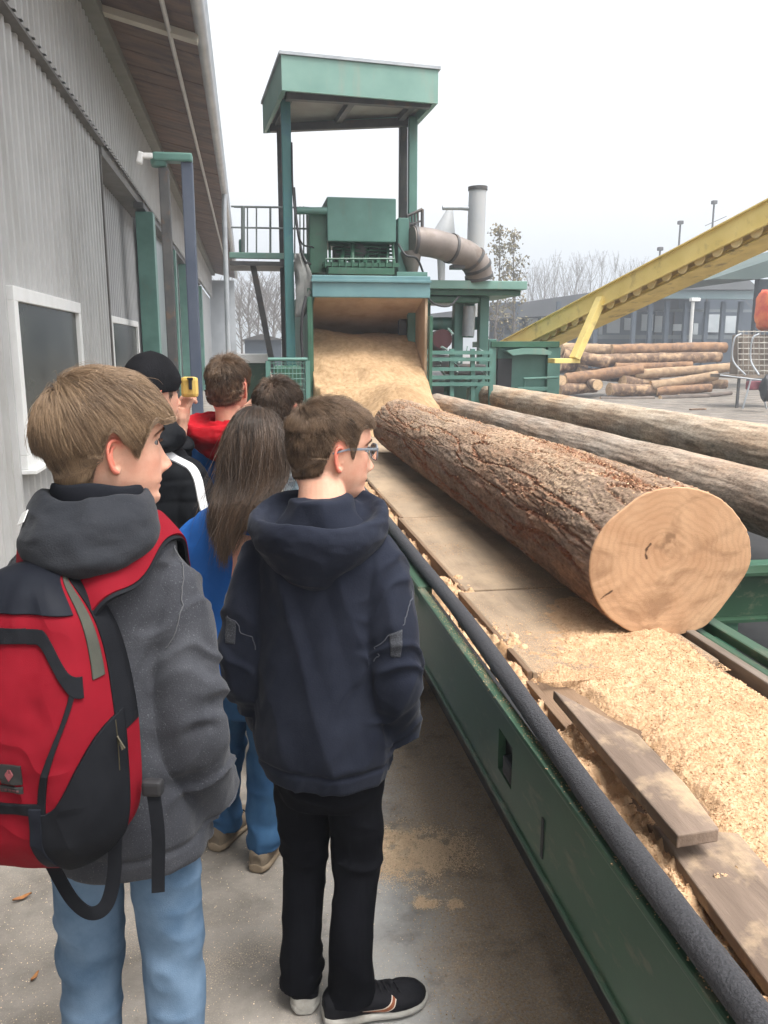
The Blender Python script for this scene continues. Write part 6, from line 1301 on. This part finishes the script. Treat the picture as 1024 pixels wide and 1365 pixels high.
def long_body(P, root):
    P = P.copy(); lay = .5 + .5 * np.sin(root[:, 0] * 911 + root[:, 2] * 577); w_ = sst(-.045, -.22, P[:, 2]); back = -.150 - .020 * lay - .012 * sst(-.2, -.4, P[:, 2])
    P[:, 1] = P[:, 1] * (1 - .6 * w_) + .6 * w_ * np.minimum(P[:, 1], back + .9 * np.abs(P[:, 0]) ** 1.5)
    ck = .006 * np.sin(root[:, 0] * 420) + .005 * np.sin(root[:, 2] * 300 + 1); P[:, 0] = P[:, 0] * (1 - .060 * w_) - .0055 * w_ + ck * .35 * w_ * (.5 + .5 * np.sin(P[:, 2] * 30)); return P
ZG = [(-.12, -.06), (-.05, -.055), (-.02, -.02), (.0, .01), (.02, .03), (.05, .06), (.10, .075)]
hair_obj(pr, tf, hair_strands(22000, lambda r: .222 + .05 * np.sin(r[:, 0] * 60) * np.sin(r[:, 2] * 45) + .06 * np.clip(r[:, 2] * 8, 0, 1), lambda r: .004 + .007 * sst(.0, .08, r[:, 2]), 31, comb=.35, grav=1.5, crown=(0, .01, .125), zmin=ZG, noise=.10, seg=16, w0=.0014, push=.25, body=long_body, extra=lambda r, P: np.array([0, -.55, 0]) * (P[:, 1] > -.06)[:, None] * (P[:, 2] > -.05)[:, None] + np.c_[np.sign(P[:, 0]) * .0, 0 * P[:, 0], 0 * P[:, 0]] * (P[:, 2] > -.05)[:, None]), HD)
face_parts(pr, tf, .97, HD, (.02, .015, .01))
denD = fabric('denim_dark', (.018, .055, .13), (.05, .115, .21), 420, .4, scale=5)
fl, fr = loc((-.118, 2.60, 0)), loc((.012, 2.465, 0))
legs = [[(.075, 0, .70), (.5 * .075 + .5 * fr[0], .5 * fr[1] + .02, .42), (fr[0], fr[1] - .01, .2), (fr[0], fr[1] - .015, .06)], [(-.075, 0, .70), (-.5 * .075 + .5 * fl[0], .5 * fl[1] + .02, .42), (fl[0], fl[1] - .01, .2), (fl[0], fl[1] - .015, .06)]]
link('jeans', trousers_mesh(legs, [.088, .076, .068, .06, .056, .054, .058], .72, .145, .007, 15, .008), denD, pr, world=False)
shoe('shoe', pr, fl, D(-30) - rz, tan, tansole, .92, lcm); shoe('shoe', pr, fr, D(-25) - rz, tan, tansole, .92, lcm)
# ---------------------------------------------------------------- generic builder for the boys farther back
def back_person(label, root, rz, yaw, hpx, hY, part, H, jmat, hoodmat, pants, shoes, skin, hair, seed, hooded=True, hands=None, armset=None, puffer=0, pitch=0, beanie=None, soles=None, hs=.99):
    pr, hc, hR, loc = setup(label, root, rz, yaw, hpx, hY, part, hs, pitch); k = H / 1.53
    nb = np.array([0, -.035, 1.275 * k]); nb[:2] += hc[:2] * .7
    ap, hp = [], []
    arms = armset(loc, k) if armset else mirror([(.150, -.012, 1.165 * k), (.205, -.03, .915 * k), (.140, .135, .85 * k)])
    if hands: hp, ap = hands(loc, arms)
    body, tf = body_mesh(pr, hc, hR, hs, skin, nb, .0034, hands=hp, arms=ap, zmin=ZMIN)
    keys = [(.655, 0, 0, .168, .128, .125), (.70, 0, 0, .180, .135, .135), (.85, 0, -.005, .180, .13, .135), (1.0, 0, -.008, .178, .125, .13), (1.10, 0, -.012, .176, .115, .122), (1.18, 0, -.018, .160, .098, .110), (1.225, 0, -.022, .118, .08, .092), (1.268, 0, -.028, .072, .065, .07)]
    keys = [(z * k, x + nb[0] * sst(1.0, 1.25, z), y, a, b_, c_) for z, x, y, a, b_, c_ in keys]
    jm = jacket_mesh(keys, arms, [.060, .072, .072, .066, .058, .046], .0072, seed, .007, .655 * k, puffer); jk = link('jacket', jm, jmat, pr, world=False)
    if hooded: link('hood', hood_mesh(nb + ([0, 0, .045] if hooded == 1 else [0, 0, .012]), [(x, z * .8 + .01) for x, z in BACK1] if hooded == 1 else [(x * .9, z * .5 + .01) for x, z in BACK2], FRONT1 if hooded == 1 else FRONT2, D(4), 1.12 if hooded == 1 else 1.05, .006, seed, .007), hoodmat, jk, world=False)
    if beanie is not None:
        Hh = HEAD.copy(); Cc = np.array([0, -.004, .03]); k0 = np.argmin(np.abs(Hh[:, 0, 2] - .020)); Hb = (Hh[k0:] - Cc) * [1.11, 1.10, 1.10] + Cc
        Hb[..., 2] += .024 * sst(.05, .13, Hb[..., 2]) - .010 * sst(.02, -.08, Hb[..., 1]) * sst(.09, .02, Hb[..., 2]) + .012 * sst(.04, .09, Hb[..., 1]) * sst(.09, .02, Hb[..., 2])
        a = np.arctan2(Hb[..., 1], Hb[..., 0]); Hb[..., :2] *= (1 + .004 * np.sin(a * 70))[..., None] + .01 * fbm(Hb.reshape(-1, 3) * 22, 2, 4).reshape(a.shape)[..., None]
        inn = Hb[:1] * [.955, .955, 1] ; Hb = np.concatenate([inn, Hb]); o = link('beanie', npmesh(tf(Hb.reshape(-1, 3)), grid_faces(HN, Hb.shape[0], True), True), beanie, pr, world=False)
    hair_obj(pr, tf, hair_strands(6500 if beanie is None else 1600, (lambda r: .018 + .026 * sst(.05, .1, r[:, 2])), (lambda r: .003 + .012 * sst(.03, .1, r[:, 2])) if beanie is None else (lambda r: .001 + 0 * r[:, 2]), seed, comb=.8, grav=.3, w0=.0017, seg=5, region=None if beanie is None else (lambda P: P[:, 2] < .02)), hair)
    face_parts(pr, tf, hs, hair, None)
    legs = mirror([(.078, 0, .72 * k), (.088, .02, .43 * k), (.092, -.01, .22), (.092, -.015, .055)])
    link('trousers', trousers_mesh(legs, [.09, .076, .068, .063, .06, .058, .062], .74 * k, .150, .008, seed + 1, .006), pants, pr, world=False)
    for sd in (1, -1): shoe('shoe', pr, (sd * .092, .01, 0), D(-8 * sd), shoes, soles or swh, .98, None)
    return pr, jk, bvh(jm), tf, loc, arms, k
def hand_at(wrist, fingers, palm, curl, side=1, s=.92):
    y = np.array(fingers, float); y /= np.linalg.norm(y); z = -np.array(palm, float); z -= y * (z @ y); z /= np.linalg.norm(z); x = np.cross(y, z); R_ = np.stack([x, y, z], 1)
    return hand_pieces(lambda p: np.asarray(wrist) + R_ @ (p * s), curl, side)
HK = hair_mat('hair_brown_dark', (.022, .013, .008), (.13, .08, .05)); skn4 = skin_mat('skin_tan', (.56, .33, .235), (.085, .055, .038))
puff = fabric('black_puffer', (.005, .0055, .007), (.010, .011, .013), 120, .25, rough=.7)
wrB = at(241, 556, 3.12); 
def beanie_arms(loc, k): w_ = loc(wrB); return [[(.150, -.012, 1.165 * k), (.205, -.03, .915 * k), (.14, .135, .85 * k)], [(-.150, -.012, 1.165 * k), (-.10, .20, 1.06 * k), tuple(w_ + [.0, -.0, -.085])]]
def beanie_hands(loc, arms):
    w_ = loc(wrB) + [0, 0, -.03]; return hand_at(w_, (.12, .10, 1), (.3, .9, -.1), .8, -1), [[arms[1][0], arms[1][1], tuple(w_)]]
prB, jkB, jbB, tfB, locB, armsB, kB = back_person('boy in black beanie and black padded jacket with a white sleeve stripe', (-.345, 3.02), D(-25), D(-52), (216, 530), 2.93, 'ear', 1.60, puff, puff, blk, sb, skn, HK, 41, 2, beanie_hands, beanie_arms, .008, beanie=fabric('black_knit', (.006, .006, .007), (.012, .012, .014), 240, .6))
A = np.array(armsB[0]); path = []; nr_ = []
for t in np.linspace(0, .86, 34):
    c_ = np.array([.045, -.015, 1.235 * kB]) * (1 - t) + A[0] * t if t < .0 else spline([np.array([.075, -.03, 1.185 * kB]), A[0] + [.01, 0, -.01], (A[0] + A[1]) / 2, A[1]], 34)[int(round(t * 33))]
    q, n_ = outer(jbB, c_, (.55 + .5 * t, -1.0 + .35 * t, 1.0 * (1 - t) ** 1.5), .3); path.append(q + n_ * .003); nr_.append(n_)
path = np.array(path); nr_ = np.array(nr_)
for _ in range(5): path[1:-1] = (path[:-2] + 2 * path[1:-1] + path[2:]) / 4; nr_[1:-1] = (nr_[:-2] + 2 * nr_[1:-1] + nr_[2:]) / 4
V, F, n, k = ribbon(path, nr_, .030, .007); b = MB(); b.raw(V, F, n, k); b.build('sleeve_stripe', mat('stripe_white', (.66, .66, .66), rough=.7), jkB, smooth=True, world=False)
yb_ = thing('handheld_box', 'small yellow plastic box with a dark clip held up by the boy in the beanie', 'handheld box', at(253, 515, 3.10))
c_ = at(253, 516, 3.10); b = MB(); b.box(c_, (.062, .030, .074), bev=.013, rz=-.35); b.build('case', mat('box_yellow', (.55, .36, .09), (.64, .44, .12), 12, .45), yb_)
b = MB(); b.box(c_ + [.004, -.0185, .012], (.012, .006, .040), bev=.002, rz=-.25); b.box(c_ + [.004, -.020, .031], (.022, .006, .008), bev=.002, rz=-.25); b.build('clip', M['black'], yb_)
redh = fabric('red_fleece', (.30, .008, .014), (.42, .014, .022), 200, .4)
wrR = at(339, 535, 3.20)
def red_arms(loc, k): w_ = loc(wrR); return [[(.150, -.012, 1.165 * k), (.215, .06, .98 * k), tuple(w_ + [.0, 0, -.085])], [(-.150, -.012, 1.165 * k), (-.205, -.03, .915 * k), (-.14, .135, .85 * k)]]
def red_hands(loc, arms):
    w_ = loc(wrR) + [0, 0, -.01]; return hand_at(w_, (.85, -.05, .75), (-.3, .7, -.3), .35), [[arms[0][0], arms[0][1], tuple(w_)]]
prR, jkR, jbR, tfR, _, _, _ = back_person('boy in bright blue jacket with a red hood, facing the hopper', (-.045, 3.36), D(-12), D(-24), (327, 520), 3.28, 'ear', 1.61, fabric('blue_jacket', (.012, .085, .30), (.022, .13, .40), 300, .25, rough=.6, scale=4), redh, blk, sb, skn4, HB, 51, 1, red_hands, red_arms)
pl6 = fabric('light_blue_print', (.28, .38, .42), (.52, .60, .62), 90, .2, scale=45, lo=.45, hi=.55)
back_person('boy with dark tousled hair in pale blue jacket, mostly hidden behind the girl', (.165, 3.0), D(-10), D(-30), (371, 553), 2.98, 'mid', 1.49, pl6, pl6, denD, sb, skn4, HK, 61, 2)
